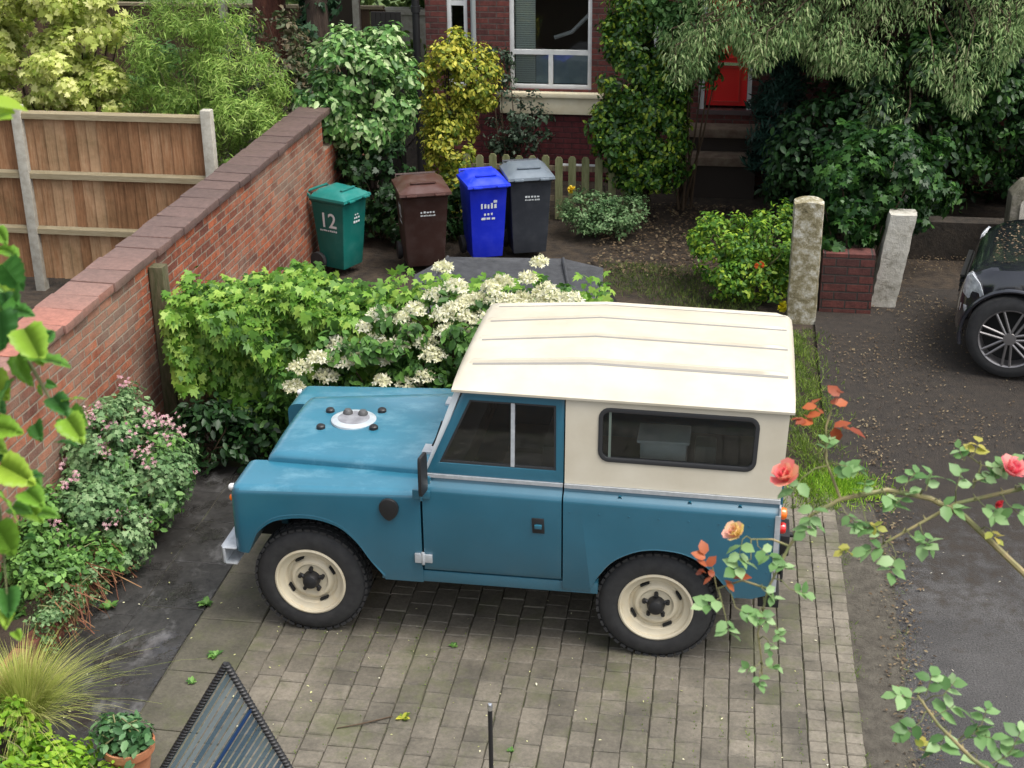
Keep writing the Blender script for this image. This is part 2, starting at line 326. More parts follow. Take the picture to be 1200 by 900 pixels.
# --- paving: every block laid on a dark mossy bed
M['bed'] = pm('mossy_joint_bed', (.07, .064, .046), .95, 0, (.08, .10, .035), 6, .45, .72, bump=.5, bscale=60)
sheet('paving_bed', -1.75, 3.5, -6, 2.6, -.016, M['bed'])
def blockmat(name, c1, c2, isl):
    m, nt, B, N, L = nmat(name); g = N.new('ShaderNodeNewGeometry')
    r = ramp(N, [(0, c1), (.45, tuple((a+b)/2 for a, b in zip(c1, c2))), (1, c2)]); L.new(g.outputs['Random Per Island'], r.inputs[0])
    n = noise(N, L, 1.6, 6, .7); r2 = ramp(N, [(.36, (.5, .5, .46)), (.66, (1.15, 1.12, 1.05))]); L.new(n.outputs[0], r2.inputs[0])
    n5 = noise(N, L, 45, 5, .7); r5 = ramp(N, [(.3, (.7,)*3), (.7, (1.22,)*3)]); L.new(n5.outputs[0], r5.inputs[0])
    mu = N.new('ShaderNodeMix'); mu.data_type = 'RGBA'; mu.blend_type = 'MULTIPLY'; mu.inputs[0].default_value = 1; L.new(r.outputs[0], mu.inputs[6]); L.new(r2.outputs[0], mu.inputs[7])
    mv = N.new('ShaderNodeMix'); mv.data_type = 'RGBA'; mv.blend_type = 'MULTIPLY'; mv.inputs[0].default_value = 1; L.new(mu.outputs[2], mv.inputs[6]); L.new(r5.outputs[0], mv.inputs[7])
    n3 = noise(N, L, 2.3, 7, .75); r3 = ramp(N, [(.5, (0, 0, 0)), (.7, (.8,)*3)]); L.new(n3.outputs[0], r3.inputs[0])
    mx = N.new('ShaderNodeMix'); mx.data_type = 'RGBA'; L.new(r3.outputs[0], mx.inputs[0]); L.new(mv.outputs[2], mx.inputs[6]); mx.inputs[7].default_value = (.075, .085, .03, 1)
    L.new(mx.outputs[2], B.inputs['Base Color']); B.inputs['Roughness'].default_value = .7
    b = N.new('ShaderNodeBump'); b.inputs['Strength'].default_value = .45; b.inputs['Distance'].default_value = .006; L.new(n5.outputs[0], b.inputs['Height']); L.new(b.outputs[0], B.inputs['Normal'])
    return m
def block(m, x0, x1, y0, y1, z, ins=.006, h=.03):
    c = [(x0, y0), (x1, y0), (x1, y1), (x0, y1)]; i = [(x0+ins, y0+ins), (x1-ins, y0+ins), (x1-ins, y1-ins), (x0+ins, y1-ins)]
    tz = [z+random.uniform(-.0015, .0015) for _ in range(4)]
    jj = [random.uniform(-.003, .003) for _ in range(8)]
    vs = [(*pave(a, b), z-h) for a, b in c] + [(*pave(a+jj[k], b+jj[k+4]), z-.007) for k, (a, b) in enumerate(c)] + [(*pave(a+jj[k], b+jj[k+4]), t) for k, ((a, b), t) in enumerate(zip(i, tz))]
    fs = [(8, 9, 10, 11)] + [(k, (k+1) % 4, 4+(k+1) % 4, 4+k) for k in range(4)] + [(4+k, 4+(k+1) % 4, 8+(k+1) % 4, 8+k) for k in range(4)]
    m.add(vs, fs)
m = MB(); x = -.37; k = 0
while x < 3.1:
    wd = .154; y = -6+random.uniform(0, .2)
    while y < 2.55:
        ln = random.choice([.10, .13, .15, .152, .155, .2, .205]); block(m, x+random.uniform(.001, .004), x+wd-random.uniform(.001, .004), y+.002, y+ln-.002, random.uniform(-.003, .002)); y += ln
    x += wd
struct('block_paving', m.mesh(), blockmat('paver_block', (.115, .104, .086), (.175, .158, .132), 1))
m = MB(); y = -6
while y < 2.55:                                # the edging course, three narrow rows of blocks laid crosswise
    block(m, 3.175, 3.28, y+.002, y+.099, 0, .005); block(m, 3.283, 3.385, y+.001, y+.1, .002, .005); block(m, 3.388, 3.49, y+.002, y+.098, .006, .005); y += .103
struct('paving_edge', m.mesh(), blockmat('edge_block', (.15, .135, .11), (.21, .19, .16), 1))
m = MB(); y = -6
while y < 2.5:                                 # two columns of large slabs at the left
    l = random.choice([.44, .3, .6]); block(m, -.80, -.375, y+.005, y+l-.005, .001, .008); y += l
struct('slab_border', m.mesh(), blockmat('old_slab', (.085, .08, .062), (.13, .12, .095), 1))
def wetslate():
    m, nt, B, N, L = nmat('wet_slate'); n = noise(N, L, 2.2, 5, .6); n2 = noise(N, L, 14, 6, .7)
    r = ramp(N, [(.3, (.016, .0155, .015)), (.7, (.045, .043, .041))]); L.new(n2.outputs[0], r.inputs[0]); n7 = noise(N, L, 3.1, 6, .65, stretch=(1.6, 1, 1)); r7 = ramp(N, [(.55, (0, 0, 0)), (.68, (.85,)*3)]); L.new(n7.outputs[0], r7.inputs[0]); m7 = N.new('ShaderNodeMix'); m7.data_type = 'RGBA'; L.new(r7.outputs[0], m7.inputs[0]); L.new(r.outputs[0], m7.inputs[6]); m7.inputs[7].default_value = (.11, .108, .108, 1); L.new(m7.outputs[2], B.inputs['Base Color'])  # pale streaks painted in for puddles reflecting the sky
    rr = ramp(N, [(.5, (.5,)*3), (.57, (.1,)*3)]); L.new(n.outputs[0], rr.inputs[0]); L.new(rr.outputs[0], B.inputs['Roughness'])
    inv = N.new('ShaderNodeMath'); inv.operation = 'MULTIPLY'; L.new(n2.outputs[0], inv.inputs[0])
    sb = N.new('ShaderNodeMapRange'); sb.inputs['From Min'].default_value = .5; sb.inputs['From Max'].default_value = .57; sb.inputs['To Min'].default_value = 1; sb.inputs['To Max'].default_value = .02; L.new(n.outputs[0], sb.inputs[0]); L.new(sb.outputs[0], inv.inputs[1])
    b = N.new('ShaderNodeBump'); b.inputs['Strength'].default_value = .5; b.inputs['Distance'].default_value = .01; L.new(inv.outputs[0], b.inputs['Height']); L.new(b.outputs[0], B.inputs['Normal']); return m
m = MB(); y = -2.6
while y < 2.3:
    l = random.choice([.45, .6]); block(m, -1.75, -1.26, y+.004, y+l-.004, -.006, .006); block(m, -1.255, -.81, y+.13+.004, y+l+.13-.004, -.007, .006); y += l
struct('slate_path', m.mesh(), wetslate())

# --- long brick wall with its coping
wall = thing('brick_wall', 'long weathered red brick garden wall running back along the left side', 'wall', (-2.28, 3.6, -.05))
M['brick'] = brickmat('old_brick', (.36, .10, .042), (.11, .035, .024), (.25, .19, .14), 'yz', (.30, .25, .19))
wm = MB()
wm.box((-2.40, -3.2, -.1), (-2.1, 8.02, 1.535)); link('wall_face', wm.mesh(), M['brick'], wall, 0)
wm = MB(); wm.box((-2.42, 8.02, -.1), (-2.11, 9.9, 1.15)); link('low_wall_end', wm.mesh(), M['brick'], wall, 0)
wm = MB(); y = -3.2
while y < 8.03:
    l = random.uniform(.28, .31); dz = random.uniform(-.004, .004); t = (y+3.2)/11.3
    xa, xb = -2.43+random.uniform(-.012, .012), -2.06+random.uniform(-.014, .010); tz_ = [random.uniform(-.007, .007) for _ in range(4)]; wm.add([(xa, y+.0025, 1.537), (xb, y+.0025, 1.537), (xb, y+l-.0025, 1.537), (xa, y+l-.0025, 1.537), (xa, y+.005, 1.615+tz_[0]), (xb, y+.005, 1.605+tz_[1]), (xb, y+l-.005, 1.605+tz_[2]), (xa, y+l-.005, 1.615+tz_[3])], [(0,3,2,1),(4,5,6,7),(0,1,5,4),(1,2,6,5),(2,3,7,6),(3,0,4,7)]); y += l
def copingmat():
    m, nt, B, N, L = nmat('coping_stone'); g = N.new('ShaderNodeNewGeometry')
    tc = N.new('ShaderNodeTexCoord'); sp = N.new('ShaderNodeSeparateXYZ'); L.new(tc.outputs['Object'], sp.inputs[0])
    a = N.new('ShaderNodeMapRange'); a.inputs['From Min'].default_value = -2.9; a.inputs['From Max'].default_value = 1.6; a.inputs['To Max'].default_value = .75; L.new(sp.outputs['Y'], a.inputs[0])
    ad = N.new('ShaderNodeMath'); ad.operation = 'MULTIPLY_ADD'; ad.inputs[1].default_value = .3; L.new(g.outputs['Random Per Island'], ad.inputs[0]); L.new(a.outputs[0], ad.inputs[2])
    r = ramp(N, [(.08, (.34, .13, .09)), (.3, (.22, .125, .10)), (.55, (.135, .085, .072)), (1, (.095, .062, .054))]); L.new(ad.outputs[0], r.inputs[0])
    n = noise(N, L, 25, 6, .7); r2 = ramp(N, [(.3, (.7,)*3), (.7, (1.2,)*3)]); L.new(n.outputs[0], r2.inputs[0])
    mu = N.new('ShaderNodeMix'); mu.data_type = 'RGBA'; mu.blend_type = 'MULTIPLY'; mu.inputs[0].default_value = 1; L.new(r.outputs[0], mu.inputs[6]); L.new(r2.outputs[0], mu.inputs[7])
    L.new(mu.outputs[2], B.inputs['Base Color']); B.inputs['Roughness'].default_value = .6
    b = N.new('ShaderNodeBump'); b.inputs['Strength'].default_value = .5; b.inputs['Distance'].default_value = .01; L.new(n.outputs[0], b.inputs['Height']); L.new(b.outputs[0], B.inputs['Normal']); return m
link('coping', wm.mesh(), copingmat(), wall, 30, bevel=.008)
# --- wooden post against the wall, and the fence that carries the creeper
pt = MB(); pt.box((-2.09, 2.84, -.05), (-1.97, 2.96, 1.5)); tag(link('wooden_post', pt.mesh(), pm('mossy_post', (.05, .055, .02), .9, 0, (.11, .09, .05), 12, bump=.5, stretch=(3, 3, .6)), None, 30, bevel=.008), 'mossy square timber post standing against the brick wall beside the creeper', 'post')
hf = thing('creeper_fence', 'dark wooden panel fence almost hidden under the green creeper and white flowers', 'fence', (-.1, 2.9, 0))
fm = MB()
for i in range(32): fm.box((-1.96+i*.118, 2.88+(i % 2)*.008, 0), (-1.96+i*.118+.112, 2.90+(i % 2)*.008, 1.12))
link('board_panel', fm.mesh(), M['wood'], hf, 0)
for z in (.2, .95): fm = MB(); fm.box((-1.96, 2.83, z), (1.8, 2.877, z+.07)); link('rail', fm.mesh(), M['wood'], hf, 0)

# --- feather-edge fence with concrete posts beyond the wall
M['concrete'] = pm('concrete_post', (.3, .28, .23), .9, 0, (.42, .40, .34), 14, bump=.4, bscale=50)
def boardmat():
    m, nt, B, N, L = nmat('fence_boards'); g = N.new('ShaderNodeNewGeometry')
    n = noise(N, L, 5, 7, .7, stretch=(14, 14, .8)); ad = N.new('ShaderNodeMath'); ad.operation = 'MULTIPLY_ADD'; ad.inputs[1].default_value = .45; L.new(g.outputs['Random Per Island'], ad.inputs[0]); L.new(n.outputs[0], ad.inputs[2])
    r = ramp(N, [(.35, (.15, .065, .026)), (.62, (.28, .135, .06)), (.95, (.42, .26, .145))]); L.new(ad.outputs[0], r.inputs[0])
    n2 = noise(N, L, 1.7, 5, .7); r2 = ramp(N, [(.35, (.6, .62, .55)), (.6, (1.08,)*3)]); L.new(n2.outputs[0], r2.inputs[0])
    mu = N.new('ShaderNodeMix'); mu.data_type = 'RGBA'; mu.blend_type = 'MULTIPLY'; mu.inputs[0].default_value = 1; L.new(r.outputs[0], mu.inputs[6]); L.new(r2.outputs[0], mu.inputs[7])
    L.new(mu.outputs[2], B.inputs['Base Color']); B.inputs['Roughness'].default_value = .85
    b = N.new('ShaderNodeBump'); b.inputs['Strength'].default_value = .5; b.inputs['Distance'].default_value = .006; L.new(n.outputs[0], b.inputs['Height']); L.new(b.outputs[0], B.inputs['Normal']); return m
M['boards'] = boardmat(); M['rail'] = pm('fence_rail', (.2, .16, .09), .85, 0, (.26, .22, .14), 8, stretch=(.6, 6, 6), bump=.4)
FY = 6.3; tl = yp(20, 128, FY); tr = yp(242, 130, FY); ftop = (tl[2]+tr[2])/2
fen = thing('panel_fence', 'brown feather-edge board fence with concrete posts behind the brick wall', 'fence', ((tl[0]+tr[0])/2, FY, -.03))
sp_ = tr[0]-tl[0]
for k in range(4):
    px = tr[0]-k*sp_; pm_ = MB(); pm_.box((px-.055, FY-.06, -.05), (px+.055, FY+.05, ftop+.03)); link('post', pm_.mesh(), M['concrete'], fen, 30, bevel=.012)
    if k == 3: break
    a, b = px-sp_+.05, px-.05; bm_ = MB(); n = 17; wd = (b-a)/n
    for i in range(n):
        x0 = a+i*wd; bm_.add([(x0-.012, FY+.004, .1), (x0+wd, FY+.022, .1), (x0+wd, FY+.03, .1), (x0-.012, FY+.018, .1), (x0-.012, FY+.004, ftop-.03), (x0+wd, FY+.022, ftop-.03), (x0+wd, FY+.03, ftop-.03), (x0-.012, FY+.018, ftop-.03)],
            [(0,3,2,1),(4,5,6,7),(0,1,5,4),(1,2,6,5),(2,3,7,6),(3,0,4,7)])
    link('board_panel', bm_.mesh(), M['boards'], fen, 0)
    rails = MB()
    for z in (ftop-.07, ftop-.71, ftop-1.32):
        r1 = MB(); r1.add([(a, FY-.045, z-.035), (b, FY-.045, z-.035), (b, FY+.003, z-.045), (a, FY+.003, z-.045), (a, FY-.04, z+.02), (b, FY-.04, z+.02), (b, FY+.003, z+.045), (a, FY+.003, z+.045)], [(0,3,2,1),(4,5,6,7),(0,1,5,4),(1,2,6,5),(2,3,7,6),(3,0,4,7)])
        link('rail', r1.mesh(), M['rail'], fen, 0)
# --- far garden fence at the top of the picture
ff = thing('far_fence', 'dark brown close-board fence far behind the garden shrubs at the top left', 'fence', (-7, 14.4, 0))
bm_ = MB(); x = -14.
while x < -2.9: bm_.box((x, 14.4+(int(x*10) % 2)*.01, 0), (x+.12, 14.42+(int(x*10) % 2)*.01, 1.75)); x += .125
link('board_panel', bm_.mesh(), pm('dark_boards', (.05, .03, .017), .9, 0, (.11, .065, .035), 3, stretch=(8, 8, .6)), ff, 0)
for x in (-13.6, -11.5, -9.4, -5.45, -3.6):
    pm_ = MB(); pm_.box((x-.06, 14.3, 0), (x+.06, 14.398, 1.85)); link('post', pm_.mesh(), M['concrete'], ff, 0)
pm_ = MB(); pm_.box((-14, 14.36, 1.752), (-2.9, 14.45, 1.8)); link('cap_rail', pm_.mesh(), M['rail'], ff, 0)

# ================================================================== THE HOUSE
HY = 11.5
house = thing('brick_house', 'dark red brick house with white framed window and red front door behind the shrubs', 'house', (2.5, 14, -.05))
M['hbrick'] = brickmat('house_brick', (.17, .045, .035), (.08, .026, .024), (.10, .07, .06), 'xz')
M['hbrick2'] = brickmat('house_brick_side', (.17, .045, .035), (.08, .026, .024), (.10, .07, .06), 'yz')
hx0 = -1.62; hx1 = 11.; top = 6.2
cw = (-.49, .61, 1.19, 3.0)                     # centre window opening x0,x1,z0,z1
lw = (-1.33, -1.05, 1.19, 3.0); rw = (1.2, 1.48, 1.19, 3.0)
dr = (2.03, 2.72, .97, 3.05)
f2 = lambda a, b, d: (a, HY+d, b)
def rect(x0, x1, z0, z1): return [(x0, z0), (x1, z0), (x1, z1), (x0, z1)]
wl = MB().poly(rect(hx0, hx1, -.1, top), f2, 0, .25, [rect(*q) for q in (cw, lw, rw, dr, (5, 6.2, 1.2, 3))]); link('wall', wl.mesh(), M['hbrick'], house, 0)
wl = MB(); wl.box((hx0, HY+.252, -.1), (hx0+.25, HY+8, top)); wl.box((hx1-.25, HY+.252, -.1), (hx1, HY+8, top)); wl.box((hx0+.26, HY+7.8, -.1), (hx1-.26, HY+8, top)); link('side_wall', wl.mesh(), M['hbrick2'], house, 0)
wl = MB(); wl.add([(hx0-.2, HY-.3, top), (hx1+.2, HY-.3, top), (hx1+.2, HY+8.3, top), (hx0-.2, HY+8.3, top), (hx0-.2, HY+4, top+3), (hx1+.2, HY+4, top+3)], [(0,1,5,4),(3,4,5,2),(0,4,3),(1,2,5),(0,3,2,1)])
link('roof', wl.mesh(), pm('roof_slate', (.05, .052, .06), .7, 0, (.08, .08, .09), 10, bump=.3), house, 0)
wl = MB(); wl.box((hx0+.27, HY+.27, .3), (hx1-.27, HY+7.7, .34)); link('indoor_floor', wl.mesh(), pm('indoor_floor', (.08, .05, .03), .6), house, 0)
wl = MB(); wl.box((hx0+.27, HY+3, .36), (hx1-.27, HY+3.05, 5)); link('indoor_wall', wl.mesh(), pm('indoor_wall', (.1, .09, .08), .9), house, 0)
# painted plinth: the darker red band under the sill
wl = MB(); wl.poly(rect(-1.0, 1.12, -.1, .86), lambda a, b, d: (a, HY+d, b), -.035, -.003); link('plinth', wl.mesh(), brickmat('painted_plinth', (.13, .022, .025), (.095, .018, .02), (.06, .018, .02), 'xz'), house, 0)
M['sill'] = pm('sill_stone', (.74, .65, .44), .8, 0, (.82, .75, .56), 5, bump=.2)
wl = MB(); wl.box((-.62, HY-.09, .875), (.74, HY-.004, 1.10)); wl.box((-.66, HY-.13, 1.102), (.78, HY-.004, 1.165)); link('sill', wl.mesh(), M['sill'], house, 30, bevel=.01)
def window(q, bars, trans, name='window'):
    x0, x1, z0, z1 = q; f = MB(); y0, y1 = HY+.03, HY+.11; t = .055
    f.box((x0, y0, z0), (x0+t, y1, z1)); f.box((x1-t, y0, z0), (x1, y1, z1)); f.box((x0+t, y0+.001, z0), (x1-t, y1, z0+t)); f.box((x0+t, y0+.001, z1-t), (x1-t, y1, z1))
    fo = link(name, f.mesh(), M['white'], house, 30, bevel=.006)
    for z in trans: b = MB(); b.box((x0+t, y0+.002, z-.03), (x1-t, y1, z+.03)); link('transom', b.mesh(), M['white'], fo, 0)
    for (x, za, zb) in bars: b = MB(); b.box((x-.03, y0+.003, za), (x+.03, y1, zb)); link('mullion', b.mesh(), M['white'], fo, 0)
    g = MB(); g.box((x0+t, y0+.04, z0+t), (x1-t, y0+.046, z1-t)); link('pane', g.mesh(), M['hglass'], fo, 0); return fo
zt = yp(645, 62, HY)[2]
W = window(cw, [(.06, cw[2]+.055, zt-.03)], [zt, 2.75])
window(lw, [], [2.3]); window(rw, [], [2.3])
wr = MB(); wr.box((-1.0, HY+.12, 1.22), (-.98, HY+.14, 3)); 
bl = MB()                                       # slatted blind in the left third, frosted film behind the lower lights
for i in range(60): z = 1.25+i*.029; bl.add([(cw[0]+.06, HY+.14, z), (cw[0]+.33, HY+.14, z), (cw[0]+.33, HY+.16, z+.022), (cw[0]+.06, HY+.16, z+.022)], [(0,1,2,3)])
link('blind', bl.mesh(), pm('blind_slats', (.62, .68, .62), .7), W, 0)
fl = MB(); fl.box((cw[0]+.34, HY+.125, 1.25), (cw[1]-.06, HY+.129, zt-.04)); link('frosted_film', fl.mesh(), pm('frosted_film', (.26, .33, .36), .3, 0, (.42, .5, .52), 2.5), W, 0)
lp = MB(); lp.tube([(.0, HY+.9, 1.72), (.24, HY+.9, 1.8), (.42, HY+.9, 1.98), (.75, HY+.9, 2.3)], .028, 8); tag(link('banister', lp.mesh(), M['white'], None, 30), 'pale handrail slanting upwards inside the dark window', 'handrail')
# door, frame, steps
d = MB(); d.poly(rect(dr[0]+.08, dr[1]-.06, dr[2]+.04, dr[3]-.06), f2, .1, .145); D_ = link('door', d.mesh(), pm('red_gloss_paint', (.78, .01, .014), .35, coat=.4), house, 0)
for (a, b) in ((1.05, 1.5), (1.62, 2.4)):
    p = MB(); x0, x1 = dr[0]+.17, dr[1]-.15
    p.box((x0, HY+.088, a), (x1, HY+.099, a+.02)); p.box((x0, HY+.088, b), (x1, HY+.099, b+.02)); p.box((x0, HY+.088, a+.021), (x0+.02, HY+.099, b-.001)); p.box((x1-.02, HY+.088, a+.021), (x1, HY+.099, b-.001)); link('panel_moulding', p.mesh(), pm('red_trim', (.6, .02, .02), .35, coat=.4), D_, 0)
p = MB(); p.box((dr[0]+.18, HY+.08, 1.54), (dr[1]-.16, HY+.099, 1.58)); link('letter_slot', p.mesh(), M['chrome'], D_, 0)
d = MB(); d.box((dr[0], HY+.04, dr[2]), (dr[0]+.075, HY+.2, dr[3])); d.box((dr[1]-.055, HY+.04, dr[2]), (dr[1], HY+.2, dr[3])); d.box((dr[0]+.076, HY+.04, dr[3]-.055), (dr[1]-.056, HY+.2, dr[3])); link('door_frame', d.mesh(), M['white'], house, 0)
d = MB(); d.box((dr[0]-.02, HY-.02, dr[2]-.06), (dr[1]+.02, HY+.2, dr[2]-.001)); link('threshold', d.mesh(), pm('threshold_stone', (.1, .07, .07), .6), house, 0)
M['step'] = pm('old_step', (.13, .085, .06), .85, 0, (.22, .17, .12), 7, bump=.5)
for i, (zt_, yy) in enumerate(((.8, 11.1), (.5, 10.8))):
    s = MB(); s.box((1.86, yy, zt_-.11), (2.86, yy+.4 if i else HY-.022, zt_)); 
    rb = MB(); rb.box((1.9, yy+.06, -.05), (2.82, yy+.39, zt_-.112)); link('void_block', rb.mesh(), pm('void_shade', (.04, .03, .024), .95), house, 0)  # dark block stands in for the shaded void below the tread
    link('step', s.mesh(), M['step'], house, 30, bevel=.01)
pp = MB(); pp.tube([(-1.72, HY-.12, 0), (-1.72, HY-.12, 6.1)], .05, 12); pp.tube([(-1.72, HY-.12, 2.2), (-1.72, HY-.12, 2.28)], .062, 12); link('drainpipe', pp.mesh(), M['black'], house, 30)
pp = MB(); pp.tube([(-.96, HY-.06, .9), (-.96, HY-.06, 6.1)], .035, 10); link('drainpipe', pp.mesh(), pm('grey_pipe', (.3, .33, .33), .6), house, 30)
# side passage gloom: black boards added to darken the gap beside the house
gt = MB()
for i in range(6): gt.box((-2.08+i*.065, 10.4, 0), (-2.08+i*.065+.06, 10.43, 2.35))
tag(link('gap_gloom_boards', gt.mesh(), pm('gap_gloom_black', (.008, .007, .006), .9), None, 0), 'tall black boards standing in for the dark gap beside the left corner of the house', 'dark boards')

# --- picket fence
pf = thing('picket_fence', 'low green-grey wooden picket fence under the house window', 'fence', (.3, 9.65, -.03))
M['picket'] = pm('lichen_wood', (.13, .14, .055), .9, 0, (.24, .24, .12), 6, stretch=(5, 5, .7), bump=.4)
x = -.95
while x < 1.45:
    h = .80+random.uniform(-.012, .012); p = MB(); p.poly([(x, 0), (x+.092, 0), (x+.092, h-.03), (x+.07, h), (x+.022, h), (x, h-.03)], lambda a, b, d: (a, 9.6+d, b-.03), 0, .02); link('picket', p.mesh(), M['picket'], pf, 0); x += .165
for z in (.2, .58): p = MB(); p.box((-1.0, 9.622, z), (1.5, 9.66, z+.06)); link('rail', p.mesh(), M['wood'], pf, 0)
p = MB(); p.box((.88, 9.665, 0), (.91, 9.69, .74)); p.box((.4, 9.665, .62), (.95, 9.69, .66)); link('inner_rail', p.mesh(), M['white'], pf, 0)

# --- gateposts, low wall and stone pillar on the right
def stonemat(name, c1, c2, c3, sc_=5):
    m, nt, B, N, L = nmat(name); n = noise(N, L, sc_, 8, .75); r = ramp(N, [(.3, c1), (.48, c2), (.68, c3)]); L.new(n.outputs[0], r.inputs[0]); L.new(r.outputs[0], B.inputs['Base Color']); B.inputs['Roughness'].default_value = .92
    n2 = noise(N, L, 30, 6, .75); b = N.new('ShaderNodeBump'); b.inputs['Strength'].default_value = .8; b.inputs['Distance'].default_value = .02; L.new(n2.outputs[0], b.inputs['Height']); L.new(b.outputs[0], B.inputs['Normal']); return m
def stonepost(name, cx, cy, hw, hd, h, topf, mat, label, lean=0, seed=1, cat='gatepost'):
    r = random.Random(seed); rows = []; nz = 16
    sec = []
    for k in range(24):
        a = 2*math.pi*k/24; c, s = math.cos(a), math.sin(a); q = max(abs(c), abs(s)); rr = (1/q)*(1-.06*(abs(abs(c)-abs(s)) < .3)); sec.append((c*rr, s*rr))
    for i in range(nz+1):
        t = i/nz; row = []
        for (a, b) in sec+[sec[0]]:
            z = h*t
            if i == nz: z = h + topf(a)
            row.append([cx+a*hw+lean*t, cy+b*hd, z-.05*(1-t)])
        rows.append(row)
    for i, row in enumerate(rows):
        rr = random.Random(seed*100+i); js = [rr.uniform(-.006, .006) for _ in range(24)]; js.append(js[0])
        for j, p in enumerate(row): p[0] += js[j]; p[1] += js[(j*7) % 24 if j < 24 else 0]
    m = MB(); m.grid(rows); n = len(rows)*25
    c0 = len(m.v); m.v.append((cx+lean, cy, h+topf(0))); base = (nz)*25
    for j in range(24): m.f.append((base+j, base+j+1, c0))
    o = link(name, m.mesh(), mat, None, 40); tag(o, label, cat); return o
g1 = gp(940, 374); g2 = gp(1036, 358)
stonepost('stone_gatepost', g1[0]-.01, g1[1]+.1, .145, .12, 1.2, lambda a: .03*(1-a*a), stonemat('lichen_stone', (.06, .05, .02), (.24, .21, .12), (.6, .59, .52), 10), 'tall lichen-stained stone gatepost beside the bright green bush', seed=3)
stonepost('white_gatepost', g2[0]-.02, g2[1]+.1, .135, .12, .98, lambda a: .0, stonemat('whitewashed_stone', (.14, .13, .09), (.45, .43, .37), (.6, .58, .52), 5), 'shorter whitewashed gatepost overhung by ivy to the right of the low brick wall', lean=.13, seed=5)
p = MB(); p.box((3.5, 6.62, -.05), (4.02, 6.84, .62)); tag(link('low_wall', p.mesh(), brickmat('gate_brick', (.12, .034, .027), (.055, .022, .02), (.035, .03, .026), 'xz', bw=.235, bh=.09), None, 0), 'short dark red brick wall between the two gateposts', 'wall')
pl = yp(1196, 222, 8.2); px = pl[0]+.12
p = MB(); p.poly([(px-.2, -.05), (px+.35, -.05), (px+.35, pl[2]-.05), (px+.22, pl[2]+.06), (px+.07, pl[2]+.09), (px-.08, pl[2]+.06), (px-.2, pl[2]-.08)], lambda a, b, d: (a, 8.2+d, b), 0, .3)
po = thing('stone_pillar', 'round-topped pale stone pillar behind the black car at the right edge', 'pillar', (px+.07, 8.3, -.05)); link('pillar_body', p.mesh(), stonemat('pillar_stone', (.08, .07, .05), (.16, .15, .11), (.25, .23, .19), 8), po, 30, bevel=.02)
p = MB(); p.poly([(px-.1, .1), (px+.26, .1), (px+.26, pl[2]-.14), (px+.18, pl[2]-.03), (px+.08, pl[2]), (px-.02, pl[2]-.04), (px-.1, pl[2]-.16)], lambda a, b, d: (a, 8.198-d, b), 0, .02); link('pale_panel', p.mesh(), stonemat('pale_render', (.35, .33, .26), (.5, .47, .4), (.55, .52, .45), 4), po, 0)
# low dark dry-stone wall at the back of the drive
p = MB(); p.box((4.35, 8.6, -.05), (9.5, 8.85, .4)); tag(link('rubble_wall', p.mesh(), stonemat('rubble', (.012, .010, .008), (.03, .024, .018), (.055, .042, .03), 9), None, 0), 'low dark rubble wall under the trees at the back of the drive', 'wall')

# --- raised bed edge
p = MB(); y = -2.4
while y < 1.5:
    xx = -1.62-.12*max(0, (y-.3)); 
    for k in range(3): p.box((xx-.11, y+.004+(k % 2)*.11, -.03+k*.068), (xx+random.uniform(-.008, .008), y+.216+(k % 2)*.11, -.03+k*.068+.064))
    y += .222
tag(link('bed_edging', p.mesh(), pm('edging_brick', (.2, .07, .04), .9, 0, (.1, .045, .03), 9, bump=.5, island=.35), None, 0), 'low mossy red brick edging of the raised flower bed', 'edging')
struct('flower_bed', MB().grid([[(-2.09+(.46-.12*max(0, -2.4+.4*j-.3))*i/4, -2.4+.4*j, .13+.05*math.sin(i+j)) for i in range(5)] for j in range(14)]).mesh(), M['soil'], smooth=40)
# ================================================================== THE OFF-ROAD CAR
CW = 1.66                                      # overall width; near side at y = 0
car = thing('off_road_car', 'vintage blue short off-road car with cream hardtop parked on the block paving', 'car', (1.2, .83, 0))
def lift(m):
    m.v = [(x, y, z + .015*(2.0-x)*max(0, min(1, (z-.4)/.6))) for x, y, z in m.v]; return m
def cpart(name, m, mat, parent=None, smooth=35, bevel=0): return link(name, lift(m).mesh(), mat, parent or car, smooth, bevel=bevel)
def mir(fn, side): return fn if side == 0 else (lambda a, b, d: (fn(a, b, d)[0], CW-fn(a, b, d)[1], fn(a, b, d)[2]))
def boolcut(me, cutters):
    o = bpy.data.objects.new('t', me); COL.objects.link(o); cs = []
    for c in cutters:
        bm = bmesh.new(); cm = c.mesh(); bm.from_mesh(cm); bmesh.ops.recalc_face_normals(bm, faces=bm.faces); bm.to_mesh(cm); bm.free()
        co = bpy.data.objects.new('c', cm); COL.objects.link(co); cs.append(co)
        md = o.modifiers.new('b', 'BOOLEAN'); md.operation = 'DIFFERENCE'; md.object = co; md.solver = 'EXACT'
    dg = bpy.context.evaluated_depsgraph_get(); out = bpy.data.meshes.new_from_object(o.evaluated_get(dg))
    for c in cs+[o]: bpy.data.objects.remove(c)
    return out
def smoothcurve(pts, n=6):                      # Catmull-Rom through pts
    P = [pts[0]]+list(pts)+[pts[-1]]; out = []
    for i in range(1, len(P)-2):
        for k in range(n):
            t = k/n; p0, p1, p2, p3 = P[i-1:i+3]
            out.append(tuple(.5*((2*p1[j])+(-p0[j]+p2[j])*t+(2*p0[j]-5*p1[j]+4*p2[j]-p3[j])*t*t+(-p0[j]+3*p1[j]-3*p2[j]+p3[j])*t**3) for j in (0, 1)))
    out.append(pts[-1]); return out
farch = smoothcurve([(-.37, .60), (-.335, .68), (-.29, .765), (-.17, .85), (.04, .88), (.22, .84), (.34, .74), (.44, .595), (.52, .50)])
